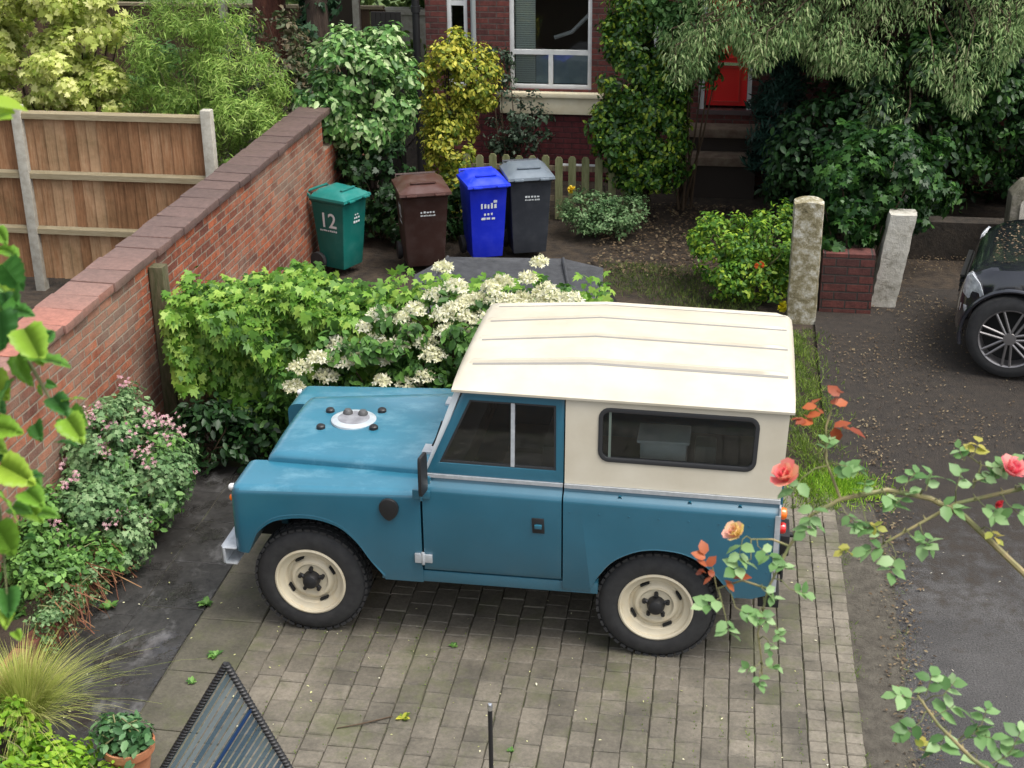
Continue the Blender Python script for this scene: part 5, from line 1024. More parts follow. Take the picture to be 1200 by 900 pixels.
shrub('trailing_plant', 'wiry trailing plant with tiny pale flowers hanging over the bed edging', 'plant', (-1.6, -.2, .1), [(-1.58, .15, .2, .1, .35, .12), (-1.62, -.3, .2, .14, .25, .14)], 2200, .03, KITE, LM['grey'], 34, 20, .004, barkmat=M['stem'], sub=60, rs=.07, up=.5)
rgs = np.random.default_rng(40)                    # reddish spent stalks over the edging
n = 260; P = np.stack([rgs.uniform(-1.75, -1.5, n), rgs.uniform(-.35, .75, n), rgs.uniform(.1, .36, n)], 1); me = leaves(P, rgs.normal(size=(n, 3)), np.tile([.5, -.3, -.8], (n, 1))+rgs.normal(size=(n, 3))*.35, rgs.uniform(.12, .28, n), T([(0, .02, 0), (1, .012, 0), (1, -.012, 0), (0, -.02, 0)], [(0, 1, 2, 3)]), rgs)
tag(link('dry_stalks', me, leafmat('dry_stalk', [(.10, .035, .02), (.22, .09, .05), (.3, .18, .08)], .8, .2), None, 0, fix=False), 'tangle of reddish brown dry stalks drooping over the bed edging', 'dry stalks')
# ornamental grass
og = thing('ornamental_grass', 'clump of fine arching straw-coloured grass at the lower left', 'grass clump', (-1.62, -.75, .05))
gc = gp(30, 842, .15); n = 2400; a = rgs.uniform(0, 6.28, n); tl_ = np.abs(rgs.normal(size=n))*.32
m = MB(); vsb = []; fsb = []
for i in range(n):
    L_ = rgs.uniform(.4, .82); dx, dy = math.cos(a[i])*tl_[i], math.sin(a[i])*tl_[i]; b = gc+np.array([math.cos(a[i])*.04, math.sin(a[i])*.04, 0]); b[2] = .08; w_ = .0022; px_, py_ = -math.sin(a[i])*w_, math.cos(a[i])*w_; k0 = len(vsb)
    for s in range(6):
        t = s/5; ww = 1-t*.8; x = b[0]+dx*L_*t*(1+t*.3); y = b[1]+dy*L_*t*(1+t*.3); z = b[2]+L_*(t-.35*t*t*(1+tl_[i]))*.95; vsb += [(x-px_*ww, y-py_*ww, z), (x+px_*ww, y+py_*ww, z)]
        if s: fsb.append((k0+2*s-2, k0+2*s-1, k0+2*s+1, k0+2*s))
m.add(vsb, fsb); og.location = (gc[0], gc[1], .08); link('blades', m.mesh(), LM['straw'], og, 0, fix=False)
c1 = gp(60, 885, .2); c2 = gp(15, 900, .35); c3 = gp(115, 900, .15)
shrub('leafy_groundcover', 'bright green leafy plants in the bottom left corner below the straw-coloured grass', 'plant', (c1[0], c1[1], .0), [(c1[0], c1[1]-.05, .15, .22, .22, .16), (c2[0]-.05, c2[1]-.1, .2, .25, .25, .24), (c3[0], c3[1]-.15, .1, .18, .15, .12), (c1[0]-.35, c1[1]+.15, .18, .2, .3, .2)], 3600, .05, OVAL, LM['bright'], 35, 16, .004, barkmat=M['stem'], sub=90, rs=.08, up=.8, droop=0)
foliage('x', [(c1[0], c1[1], .2, .2, .2, .15)], 10, .05, OVAL, LM['mid'], None, 2) and None
bpy.data.objects.remove(bpy.data.objects['x'])
shrub('pot_plant', 'blue-green leafy plant growing in the terracotta pot', 'plant', (potx, poty, .21), [(potx-.02, poty, .29, .14, .12, .08)], 600, .055, OVAL, leafmat('pot_leaf', [(.03, .09, .03), (.08, .19, .07), (.18, .32, .14)], .4, .3), 36, 10, .005, barkmat=M['stem'], sub=30, rs=.07, up=.9, droop=0)
# small shaded plants right of the post
shrub('shade_plant', 'small dark leafy plant in the shade beside the wooden post', 'plant', (-1.55, 2.3, 0), [(-1.5, 2.3, .3, .3, .2, .3), (-1.1, 2.35, .25, .3, .15, .25)], 1300, .07, OVAL, LM['dark'], 37, 8, .006, sub=40, rs=.12)

# ---- shrubs along the back
a_ = yp(415, 100, 8.7)
shrub('variegated_shrub', 'tall green and cream variegated shrub at the far end of the brick wall', 'shrub', (-1.85, 8.9, 0), [(-1.95, 8.8, 1.95, .5, .45, .42), (-1.55, 8.85, 1.75, .42, .45, .5), (-2.2, 8.7, 1.55, .38, .35, .4), (-1.8, 8.7, 1.35, .45, .35, .35), (-1.55, 8.95, 2.15, .3, .3, .25)], 8500, .085, OVAL, LM['varieg'], 41, 14, .035, barkmat=M['bark'], sub=130, rs=.16, shell=.78, up=.5)
shrub('ivy_undergrowth', 'dark ivy and undergrowth filling the gap between the wall end and the bins', 'plant', (-1.6, 8.6, 0), [(-1.7, 8.6, .6, .5, .3, .6), (-1.15, 8.3, .3, .45, .25, .38), (-.35, 8.7, .3, .5, .2, .4)], 4200, .07, LOBE, LM['dark'], 42, 8, .01, sub=90, rs=.15)
shrub('golden_shrub', 'upright golden yellow-green shrub in front of the house left of the window', 'shrub', (-.95, 9.9, 0), [(-.95, 9.85, 1.55, .34, .32, .6), (-.62, 9.9, 1.62, .25, .3, .42), (-1.0, 9.8, .8, .33, .3, .6), (-.92, 9.95, 2.0, .16, .18, .22), (-.8, 9.8, .3, .32, .25, .35)], 14000, .055, OVAL, LM['gold'], 43, 8, .02, barkmat=M['bark'], sub=230, rs=.12, up=.4)
shrub('climbing_rose', 'sparse dark climbing plant against the house wall left of the window sill', 'climbing plant', (-.45, 11.1, 0), [(-.45, 11.1, .85, .3, .2, .5), (-.15, 11.05, .9, .35, .15, .35), (-.6, 11.2, 1.5, .2, .15, .35), (-.3, 11.0, .5, .35, .15, .3)], 1700, .06, OVAL, leafmat('sparse_leaf', [(.02, .035, .02), (.04, .08, .04), (.14, .18, .13)], .5, .2), 44, 16, .012, sub=70, rs=.12)
shrub('holly_bush', 'large upright dark green bush with yellow-green shoots right of the house window', 'shrub', (1.45, 9.75, 0), [(1.42, 9.7, 2.15, .50, .45, .5), (1.42, 9.7, 1.6, .58, .5, .6), (1.5, 9.7, 1.0, .56, .48, .6), (1.5, 9.7, .6, .45, .4, .35), (1.35, 9.75, 2.5, .35, .35, .3), (1.62, 9.6, 1.3, .45, .4, .7), (1.2, 9.65, 1.1, .4, .4, .6)], 32000, .06, OVAL, LM['holly'], 45, 10, .035, barkmat=M['bark'], sub=420, rs=.12, shell=.72, up=.35)
shrub('low_grey_shrub', 'low spreading grey-green shrub below the picket fence', 'shrub', (1.05, 9.0, 0), [(.85, 9.0, .3, .38, .3, .22), (1.25, 9.0, .3, .36, .3, .2), (1.05, 8.85, .22, .5, .28, .18)], 5200, .04, KITE, LM['grey'], 46, 20, .01, sub=160, rs=.08, up=.8, droop=0)
shrub('marigold_bush', 'bright yellow-green bush with one orange flower beside the tall stone gatepost', 'shrub', (2.75, 7.0, 0), [(2.55, 7.1, .5, .42, .35, .42), (2.95, 6.95, .42, .35, .35, .4), (2.8, 6.75, .25, .42, .25, .26), (2.45, 7.4, .5, .3, .3, .3), (3.05, 7.5, .5, .3, .35, .4)], 8500, .05, OVAL, leafmat('marigold_leaf', [(.03, .10, .015), (.08, .2, .02), (.16, .32, .03), (.34, .46, .04)], .5, .35), 47, 20, .008, barkmat=M['stem'], sub=170, rs=.09, up=.6)
fl_ = yp(890, 306, 6.85); rf = np.random.default_rng(2); k = 26; q_ = rdir(k, rf); q_[:, 1] = -abs(q_[:, 1])
tag(link('orange_flower', leaves(np.tile(fl_+np.array([0, -.2, .02]), (k, 1)), q_, q_+rf.normal(size=(k, 3))*.4, .05, PETAL, rf), pm('orange_petal', (.75, .14, .02), .5), None, 0, fix=False), 'single orange flower on the bright green bush', 'flower')
fl_ = yp(917, 359, 6.5); tag(link('yellow_flower', leaves(np.tile(fl_, (k, 1)), q_, q_+rf.normal(size=(k, 3))*.4, .06, PETAL, rf), pm('yellow_petal', (.7, .62, .02), .5), None, 0, fix=False), 'yellow flower at the foot of the tall stone gatepost', 'flower')
fl_ = yp(670, 222, 8.95); tag(link('yellow_bloom', leaves(np.tile(fl_, (k, 1)), q_, q_+rf.normal(size=(k, 3))*.4, .05, PETAL, rf), pm('gold_petal', (.7, .5, .02), .5), None, 0, fix=False), 'yellow flower in front of the picket fence above the grey-green shrub', 'flower')
# ivy over the gatepost and low wall
shrub('gatepost_ivy', 'ivy mass tumbling over the low wall and the whitewashed gatepost', 'climbing plant', (3.9, 7.1, 0), [(3.85, 7.3, 1.1, .45, .35, .4), (3.98, 6.88, .78, .16, .14, .24), (3.68, 6.95, .72, .22, .2, .2), (4.15, 7.5, 1.25, .5, .4, .5), (4.4, 8.1, 1.0, .5, .4, .7), (3.7, 7.9, 1.0, .4, .4, .6)], 7500, .08, LOBE, leafmat('gate_ivy', [(.008, .03, .008), (.02, .07, .014), (.07, .17, .03)], .4, .3), 48, 10, .015, sub=90, rs=.14)
# dark evergreens filling the right
DK = [('bay_bush', 'dark evergreen bush behind the stone gateposts', (3.75, 9.2, 0), [(3.6, 9.1, .9, .6, .5, .8), (4.0, 9.0, 1.2, .5, .5, .8), (3.4, 9.3, .5, .4, .4, .5)], 7000, 51),
      ('laurel_bush', 'dark green laurel bush under the weeping conifer', (4.9, 9.6, 0), [(4.7, 9.4, 1.1, .7, .6, .9), (5.2, 9.5, 1.6, .7, .6, 1.0), (4.6, 9.3, 1.9, .5, .5, .6)], 8000, 52),
      ('evergreen_shrub', 'tall dark evergreen behind the black car at the right edge', (6.3, 10, 0), [(6.1, 9.9, 1.3, .9, .7, 1.2), (6.6, 9.8, 2.2, .9, .7, 1.2), (6.9, 9.6, .9, .8, .5, .9), (5.8, 9.7, 2.5, .6, .5, .7)], 10000, 53)]
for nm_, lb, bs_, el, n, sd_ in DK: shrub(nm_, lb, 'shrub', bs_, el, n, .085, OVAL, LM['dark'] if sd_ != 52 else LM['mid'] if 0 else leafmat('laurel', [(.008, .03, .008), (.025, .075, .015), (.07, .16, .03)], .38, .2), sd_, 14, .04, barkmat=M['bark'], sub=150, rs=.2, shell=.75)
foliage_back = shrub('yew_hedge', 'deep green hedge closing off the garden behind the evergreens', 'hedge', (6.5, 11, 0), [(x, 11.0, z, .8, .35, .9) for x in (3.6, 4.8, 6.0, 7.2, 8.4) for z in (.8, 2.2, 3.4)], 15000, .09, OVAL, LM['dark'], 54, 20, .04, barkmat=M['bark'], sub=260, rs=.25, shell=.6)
# cypress column
cy = thing('cypress', 'narrow dark blue-green cypress right of the red door', 'tree', (3.1, 9.9, 0))
foliage('foliage', [(3.05, 9.9, .8+.45*i, .33-.012*i, .3, .5) for i in range(6)], 13000, .11, T([(0, .04, 0), (.5, .1, .02), (1, 0, 0), (.5, -.1, .02), (0, -.04, 0)], [(0, 1, 2, 3, 4)]), LM['cypress'], cy, 55, sub=200, rs=.12, shell=.75, up=1.2, droop=-.7)
m = MB(); m.tube([(3.1, 9.9, 0), (3.08, 9.9, 1.5), (3.05, 9.9, 3.2)], [.09, .07, .02], 10); link('trunk', m.mesh(), M['bark'], cy)
# ---- weeping conifer
wc = thing('weeping_conifer', 'large conifer with drooping grey-green sprays hanging over the red door', 'tree', (4.6, 10.4, 0))
rgc = np.random.default_rng(60); m = MB(); m.tube([(4.65, 10.5, -.05), (4.6, 10.45, 1.5), (4.5, 10.4, 3), (4.4, 10.4, 5), (4.4, 10.4, 7)], [.26, .2, .17, .13, .06], 14); link('trunk', m.mesh(), M['bark'], wc)
edge = [(780, 95), (800, 110), (830, 78), (850, 60), (870, 62), (880, 92), (905, 80), (930, 60), (960, 95), (985, 85), (1010, 110), (1020, 170), (1045, 195), (1062, 160), (1085, 100), (1110, 125), (1140, 140), (1165, 100), (1185, 70), (1215, 60)]
m = MB(); sprayP = []
tips = []
for i in range(430):
    u = rgc.uniform(785, 1215); vb = interp([(a, b) for a, b in edge], u); v = rgc.uniform(-110, vb-6) if i % 3 else vb-rgc.uniform(0, 22); y = rgc.uniform(8.5, 9.9); c = yp(u, v, y); tips.append(c)
for i, c in enumerate(tips):
    L_ = rgc.uniform(.2, .5); top_ = c+np.array([rgc.uniform(-.1, .1), rgc.uniform(.0, .2), L_]); sprayP.append((top_, c))
    if i % 2 == 0:
        o = np.array([4.5, 10.4, top_[2]+rgc.uniform(.1, .7)]); mid = (o+top_)/2+np.array([0, 0, .25]); m.tube([o, mid, top_, c+np.array([0, 0, .05])], [.022, .014, .008, .003], 5, cap=False)
link('limbs', m.mesh(), M['twig'], wc)
PP = []; AA = []; NN = []
for (a, b) in sprayP:
    n = 130; t = rgc.uniform(0, 1, n); w_ = .2*(1-t*.6); dd = rdir(n, rgc); P = a+(b-a)*t[:, None]+dd*w_[:, None]*np.array([1, 1, .5]); PP.append(P); AA.append(dd*1.0+np.array([0, 0, -.8])); NN.append(dd+np.array([0, -.5, .5]))
PP = np.concatenate(PP); link('needle_sprays', leaves(PP, np.concatenate(NN), np.concatenate(AA), rgc.uniform(.03, .085, len(PP)), T([(0, .05, 0), (.4, .12, .02), (1, 0, -.05), (.4, -.12, .02), (0, -.05, 0)], [(0, 1, 2, 3, 4)]), rgc), LM['conifer'], wc, 0, fix=False)
foliage('high_crown', [(4.4, 9.9, 4.6, 2.6, 1.4, .7), (4.4, 10.2, 5.8, 1.6, 1.2, .8)], 9000, .2, KITE, LM['conifer'], wc, 61, sub=160, rs=.35, droop=.8)
# broad-leaf tree branches left of the conifer top (over the door)
shrub('maple_branch', 'spray of soft green leaves hanging left of the conifer above the holly bush', 'tree', (1.95, 10.2, 0), [(1.95, 9.4, 2.35, .32, .3, .3), (2.15, 9.5, 1.95, .2, .25, .3), (1.75, 9.5, 2.8, .4, .3, .3)], 2800, .07, OVAL, leafmat('soft_leaf', [(.03, .09, .02), (.08, .19, .05), (.16, .3, .09)], .5, .35), 62, 8, .02, sub=70, rs=.13, droop=.6)
# ---- beyond the wall, top left
shrub('golden_acer', 'pale yellow-leaved shrub at the top left above the board fence', 'shrub', (-5.3, 8.2, 0), [(-5.6, 8.1, 2.4, .65, .5, .5), (-5.1, 8.0, 2.0, .5, .45, .45), (-5.7, 8.0, 1.7, .7, .45, .35), (-5.3, 8.1, 2.9, .5, .4, .35), (-6.3, 8.2, 2.2, .6, .5, .7), (-4.75, 8.3, 2.6, .35, .35, .45), (-4.7, 8.2, 1.7, .4, .35, .4)], 17000, .078, LOBE, LM['acer'], 71, 16, .03, barkmat=M['bark'], sub=120, rs=.17, up=.7, droop=.1)
def fan(P): return P[:, 2] > .2
bb = thing('feathery_shrub', 'tall feathery green bamboo-like shrub behind the wall and the board fence', 'shrub', (-3.5, 8.2, 0))
EB = [(-3.75, 8.1, 2.1, .62, .5, .75), (-3.1, 8.0, 1.8, .6, .45, .6), (-2.95, 7.6, 1.4, .5, .4, .45), (-4.0, 8.3, 1.5, .6, .5, .7), (-3.5, 8.2, 2.8, .6, .5, .5)]
foliage('foliage', EB, 30000, .075, T([(0, .03, 0), (.4, .07, .02), (1, 0, -.08), (.4, -.07, .02), (0, -.03, 0)], [(0, 1, 2, 3, 4)]), LM['bamboo'], bb, 72, sub=260, rs=.18, shell=.7, up=.6, droop=.25)
stems('stem', (-3.5, 8.2, 0), EB, 40, M['stem'], bb, 9, .014, .004, .35)
shrub('brown_tinged_shrub', 'dark brownish-green shrub between the bamboo and the ivy-clad trunk', 'shrub', (-2.9, 9.8, 0), [(-2.9, 9.6, 1.5, .55, .4, .6), (-3.3, 10, 1.9, .5, .4, .6), (-2.6, 9.3, 1.2, .4, .3, .4)], 4800, .07, OVAL, leafmat('bronze_leaf', [(.03, .04, .015), (.05, .09, .03), (.12, .09, .05), (.16, .15, .09)], .5, .25), 73, 12, .02, sub=110, rs=.16)
shrub('background_shrub', 'loose green shrub beside the trunks in front of the far fence', 'shrub', (-3.7, 12.2, 0), [(-4.2, 12.4, 1.2, .8, .5, .8), (-3.1, 12, 1.1, .6, .4, .8), (-5.5, 12.6, .8, .9, .5, .7)], 5000, .10, OVAL, LM['mid'], 74, 12, .03, sub=110, rs=.2)
rt = thing('red_trunk_tree', 'thick reddish brown tree trunk at the top of the picture', 'tree', (-3.55, 11.6, 0))
tx = yp(318, 20, 11.6); m = MB(); m.tube([(tx[0]+.05, 11.6, -.05), (tx[0], 11.6, 1.2), (tx[0]-.02, 11.6, 2.4), (tx[0], 11.6, 5)], [.3, .24, .22, .16], 16); link('trunk', m.mesh(), M['redbark'], rt); foliage('crown', [(tx[0], 11.6, 6.2, 2, 2, 1.3)], 3500, .16, OVAL, LM['mid'], rt, 75, sub=90, rs=.4)
tx = yp(372, 25, 11.2); it = thing('ivy_clad_trunk', 'tree trunk thickly covered in dark ivy left of the variegated shrub', 'tree', (tx[0], 11.2, 0))
m = MB(); m.tube([(tx[0], 11.2, -.05), (tx[0], 11.2, 5)], [.17, .13], 12); link('trunk', m.mesh(), M['bark'], it)
foliage('ivy', [(tx[0], 11.2, .5+.5*i, .27, .27, .4) for i in range(8)], 6000, .08, LOBE, leafmat('dark_ivy', [(.01, .035, .015), (.025, .07, .03), (.06, .13, .06)], .45, .2), it, 76, sub=120, rs=.09, shell=.85)
# far greenery above and behind the far fence
tag(foliage('far_hedge', [(-14+1.3*i, 17.5+random.uniform(-.6, .6), 1.6, 1.0, .7, 1.4) for i in range(10)], 16000, .16, OVAL, leafmat('far_leaf', [(.06, .12, .03), (.14, .22, .05), (.26, .34, .1)], .6, .35), None, 77, sub=220, rs=.3), 'sunny light green hedge beyond the far fence at the top left', 'hedge')
q = MB(); yq = 17.; c = yp(453, 18, yq); q.box((c[0]-.2, yq, 0), (c[0]+1.2, yq+.25, c[2]+.02)); q.box((c[0]-.25, yq-.05, c[2]+.022), (c[0]+1.25, yq+.3, c[2]+.1)); tag(link('pale_wall', q.mesh(), M['concrete'], None, 0), 'pale low garden wall glimpsed at the top beside the house corner', 'wall')
q = MB(); yq = 13.; c = yp(398, 18, yq); q.box((c[0]-.25, yq, 0), (c[0]+.2, yq+.03, c[2]+.28)); tag(link('dark_fence_panel', q.mesh(), pm('dark_panel', (.03, .022, .014), .9), None, 0), 'small dark fence panel behind the variegated shrub', 'fence'); q = MB(); q.box((c[0]+.202, yq-.03, 0), (c[0]+.3, yq+.06, c[2]+.33)); tag(link('fence_post', q.mesh(), M['concrete'], None, 0), 'grey fence post beside the small dark fence panel', 'post')

# ---- grass strip and litter
rgg = np.random.default_rng(90)
def scatter(name, n, fnxy, size, tmpl, mat, label, up=True, z=0.0, kind='stuff'):
    P = fnxy(n); P = np.concatenate([P, np.full((len(P), 1), z)], 1); m_ = len(P)
    if up: A = rgg.normal(size=(m_, 3))*.45+np.array([0, 0, 1]); Nn = rdir(m_, rgg)
    else: A = rdir(m_, rgg)*np.array([1, 1, .15]); Nn = rgg.normal(size=(m_, 3))*.25+np.array([0, 0, 1]); P[:, 2] += .006
    return tag(link(name, leaves(P, Nn, A, size*rgg.uniform(.5, 1.3, m_), tmpl, rgg), mat, None, 0, fix=False), label, None, None, kind)
BL = T([(0, .05, 0), (.5, .045, .03), (1, 0, .12), (.5, -.045, .03), (0, -.05, 0)], [(0, 1, 2, 3, 4)])
def strip(n):
    y = rgg.uniform(2.2, 6.0, n); cx = 3.27+.05*np.sin(y*2)+.06*(y < 3)*1.5; P = np.stack([cx+rgg.normal(size=n)*.13, y], 1); return P[np.abs(np.sin(P[:, 1]*4+P[:, 0]*9))+rgg.uniform(0, .6, n) > .62]
scatter('grass_strip', 9000, strip, .055, BL, LM['grass'], 'narrow strip of grass behind the car')
scatter('grass_patch', 2600, lambda n: np.stack([3.5+rgg.normal(size=n)*.17, 2.62+rgg.normal(size=n)*.14], 1), .06, BL, LM['bright'], 'bright grass tuft where the strip meets the paving edge')
def lawnfn(n): x = rgg.uniform(1.1, 2.9, n); y = rgg.uniform(5.4, 7.9, n); k = (np.sin(x*3.1+y*2)+np.sin(y*5-x*2)*.6+rgg.normal(size=n)*.5 > -.2); return np.stack([x, y], 1)[k]
scatter('mossy_grass', 12000, lawnfn, .055, BL, leafmat('mossy_blade', [(.02, .04, .008), (.06, .1, .015), (.12, .16, .03)], .7, .3), 'thin mossy grass between the storage box and the bushes')
def seam(n):
    y = rgg.uniform(-6, 2.6, n); P = np.stack([np.where(rgg.uniform(size=n) < .6, 3.5+rgg.normal(size=n)*.02, 3.83+rgg.normal(size=n)*.05), y], 1); return P[np.sin(P[:, 1]*5.3)+np.sin(P[:, 1]*13)+rgg.uniform(-1, 1, n) > .5]
scatter('verge_weeds', 4000, seam, .03, BL, LM['grass'], 'tiny weeds and moss along the paving edge')
def joints(n):
    x = -.37+.152*rgg.integers(0, 24, n)+rgg.normal(size=n)*.006; y = rgg.uniform(-4, .3, n); k = (np.sin(x*2.2+1)+np.sin(y*3+x*1.4)+rgg.normal(size=n)*.7 > .9); X = x-y*math.sin(PV); return np.stack([X, y], 1)[k]
scatter('joint_moss', 7000, joints, .012, KITE, LM['grass'], 'moss in the joints of the block paving')
def lit(n): x = rgg.uniform(3.4, 9, n); y = 3+6*rgg.uniform(0, 1, n)**.8; k = np.sin(x*3.3+np.sin(y*2.7)*1.5)+np.sin(y*4.1+x)*.7+rgg.normal(size=n)*.8 > .1; return np.stack([x, y], 1)[k]
scatter('leaf_litter', 20000, lit, .025, KITE, LM['litter'], 'fallen brown leaves on the back of the drive', False)
def lit2(n): return np.stack([rgg.normal(3.82, .07, n)+.06*np.sin(rgg.uniform(0, 6, n)), rgg.uniform(-6, 4, n)], 1)
scatter('verge_litter', 1500, lit2, .028, KITE, LM['litter'], 'brown litter along the edge of the asphalt', False)
def lit3(n): return np.stack([rgg.uniform(1.0, 3.4, n), rgg.uniform(7.5, 10.4, n)], 1)
scatter('path_litter', 2600, lit3, .05, KITE, LM['litter'], 'dead leaves on the garden path before the steps', False)
def lit4(n): return np.stack([rgg.uniform(-1.7, 3.4, n), rgg.uniform(-3, 1.8, n)], 1)
scatter('fallen_petals', 260, lit4, .018, KITE, leafmat('petal_bits', [(.3, .32, .1), (.6, .6, .3), (.75, .72, .55)], .7, .2), 'scattered pale petals and leaf bits on the paving', False)
def lit5(n): return np.stack([rgg.uniform(3.9, 8, n), rgg.uniform(-3, 3.5, n)], 1)
scatter('asphalt_bits', 220, lit5, .02, KITE, leafmat('bits2', [(.2, .16, .1), (.4, .38, .3), (.6, .58, .5)], .7, .2), 'leaf bits scattered on the asphalt', False, z=-.008)
for i, (u, v, s, lb) in enumerate(((242, 708, .09, 'small weed on the slabs in front of the front wheel'), (253, 768, .09, 'small weed growing just above the tip of the striped screen'), (472, 842, .07, 'small weed with brown leaves in the middle of the paving'), (532, 757, .05, 'tiny weed in a paving joint between the wheels'), (598, 880, .04, 'tiny weed near the black pole'), (225, 800, .06, 'small weed left of the striped screen'), (128, 712, .1, 'leafy weed at the foot of the bed edging'))):
    c = gp(u, v, 0); k = 16; a = rgg.uniform(0, 6.28, k); A = np.stack([np.cos(a), np.sin(a), rgg.uniform(.2, .9, k)], 1)
    tag(link('weed', leaves(np.tile(c, (k, 1)), A*np.array([-.5, -.5, 1])+np.array([0, 0, .5]), A, s*.7*rgg.uniform(.6, 1.2, k), OVAL, rgg), LM['mid'] if i != 2 else LM['gold'], None, 0, fix=False), lb, 'weed', 'weeds in the paving')
m = MB(); c = gp(400, 850, .006); m.tube([c+np.array([.28, .13, 0]), c+np.array([.12, .02, .01]), c+np.array([-.02, -.03, 0])], [.004, .005, .003], 5); tag(link('twig', m.mesh(), M['twig'], None), 'thin dark twig lying on the paving', 'twig')

def lit6(n): return np.stack([rgg.uniform(SX+.25, SX+1.2, n), rgg.uniform(SY+.25, SY+SW-.3, n)], 1)
P = lit6(500); P = np.stack([P[:, 0], P[:, 1], np.array([interp(hood, a-SX) for a in P[:, 0]])+.004], 1); k = len(P)
Pr = P[:, :2]-np.array([WX, SY]); P[:, 0] = WX+Pr[:, 0]*math.cos(SROT)-Pr[:, 1]*math.sin(SROT); P[:, 1] = SY+Pr[:, 0]*math.sin(SROT)+Pr[:, 1]*math.cos(SROT)
tag(link('bonnet_litter', leaves(P, rgg.normal(size=(k, 3))*.2+np.array([0, 0, 1]), rdir(k, rgg)*np.array([1, 1, .1]), .03*rgg.uniform(.5, 1.3, k), KITE, rgg), LM['litter'], None, 0, fix=False), 'leaf bits lying on the bonnet of the black car', None, None, 'stuff')
# ---- foreground: hanging vine at the left edge
vn = thing('hanging_vine', 'large light green leaves of a vine hanging close to the camera at the left edge', 'climbing plant', tuple(tp(-160, 500, 1.75)))
def leafobj(parent, pts, name, mat, tmpl, rgx):
    P = []; Nn = []; A = []; S = []
    for (u, v, t, s, ax, ay_) in pts:
        c = tp(u, v, t); P.append(c); A.append(_r2*ax-_u2*ay_-_f*.0); Nn.append(-_f*.6+_u2*.6+rgx.normal(size=3)*.4); S.append(s*.8)
    return link(name, leaves(np.array(P), np.array(Nn), np.array(A), np.array(S), tmpl, rgx), mat, parent, 0, fix=False)
rgv = np.random.default_rng(101)
big = [(-8, 292, 1.75, .05, .2, 1), (2, 310, 1.7, .06, .6, .9), (15, 345, 1.72, .055, .9, .6), (0, 365, 1.68, .06, .3, 1), (28, 385, 1.7, .062, .5, 1), (5, 405, 1.75, .05, .3, 1), (40, 420, 1.7, .062, .6, 1), (62, 465, 1.72, .04, .6, .9), (78, 490, 1.7, .048, .7, 1), (75, 470, 1.72, .035, 1, .3), (50, 398, 1.72, .03, .4, -.6),
       (-10, 440, 1.75, .05, .6, .8), (-12, 500, 1.72, .055, .9, .3), (0, 545, 1.7, .06, .9, .5), (-6, 575, 1.68, .06, .7, .9), (25, 560, 1.72, .04, .8, .7), (30, 575, 1.7, .045, .7, .9), (-5, 615, 1.7, .06, .5, 1), (8, 690, 1.74, .045, .1, 1), (10, 715, 1.74, .03, .1, 1), (48, 600, 1.7, .03, .9, .3)]
big2 = []
for (u, v, t, s_, ax, ay_) in big:
    big2 += [(u, v, t, s_*.85, ax, ay_), (u+rgv.uniform(-26, 8), v+rgv.uniform(10, 34), t+.03, s_*rgv.uniform(.5, .8), ax+rgv.uniform(-.5, .5), ay_+rgv.uniform(-.3, .3)), (u+rgv.uniform(-24, 6), v-rgv.uniform(8, 26), t+.05, s_*rgv.uniform(.4, .7), ax+rgv.uniform(-.5, .5), ay_)]
leafobj(vn, big2, 'leaves', leafmat('vine_leaf', [(.04, .14, .03), (.08, .24, .04), (.22, .42, .04), (.4, .55, .06)], .4, .45), BIGLEAF, rgv)
top_l = [(-8, 118, 1.6, .045, 1, -.1), (-10, 140, 1.6, .04, .8, .8), (-12, 128, 1.62, .04, .9, .3)]
leafobj(vn, top_l, 'leaves', leafmat('young_vine_leaf', [(.45, .58, .05), (.3, .5, .04)], .4, .5), HEART, rgv)
m = MB(); m.tube([tp(-60, 60, 1.75), tp(-25, 200, 1.75), tp(-12, 330, 1.74), tp(20, 400, 1.73), tp(60, 470, 1.72), tp(80, 500, 1.72)], [.005, .004, .0035, .003, .002, .001], 6); m.tube([tp(-60, 400, 1.76), tp(-20, 520, 1.74), tp(0, 600, 1.73), tp(10, 720, 1.74)], [.004, .003, .002, .001], 6)
m.tube([tp(-60, 60, 1.75), tp(-120, 300, 1.75), (tp(-160, 500, 1.75)[0], tp(-160, 500, 1.75)[1], 1.5), (tp(-160, 500, 1.75)[0], tp(-160, 500, 1.75)[1], 0)], [.005, .007, .009, .012], 6); m.tube([tp(-60, 400, 1.76), tp(-120, 300, 1.75)], .004, 6)
link('stem', m.mesh(), M['stem'], vn)
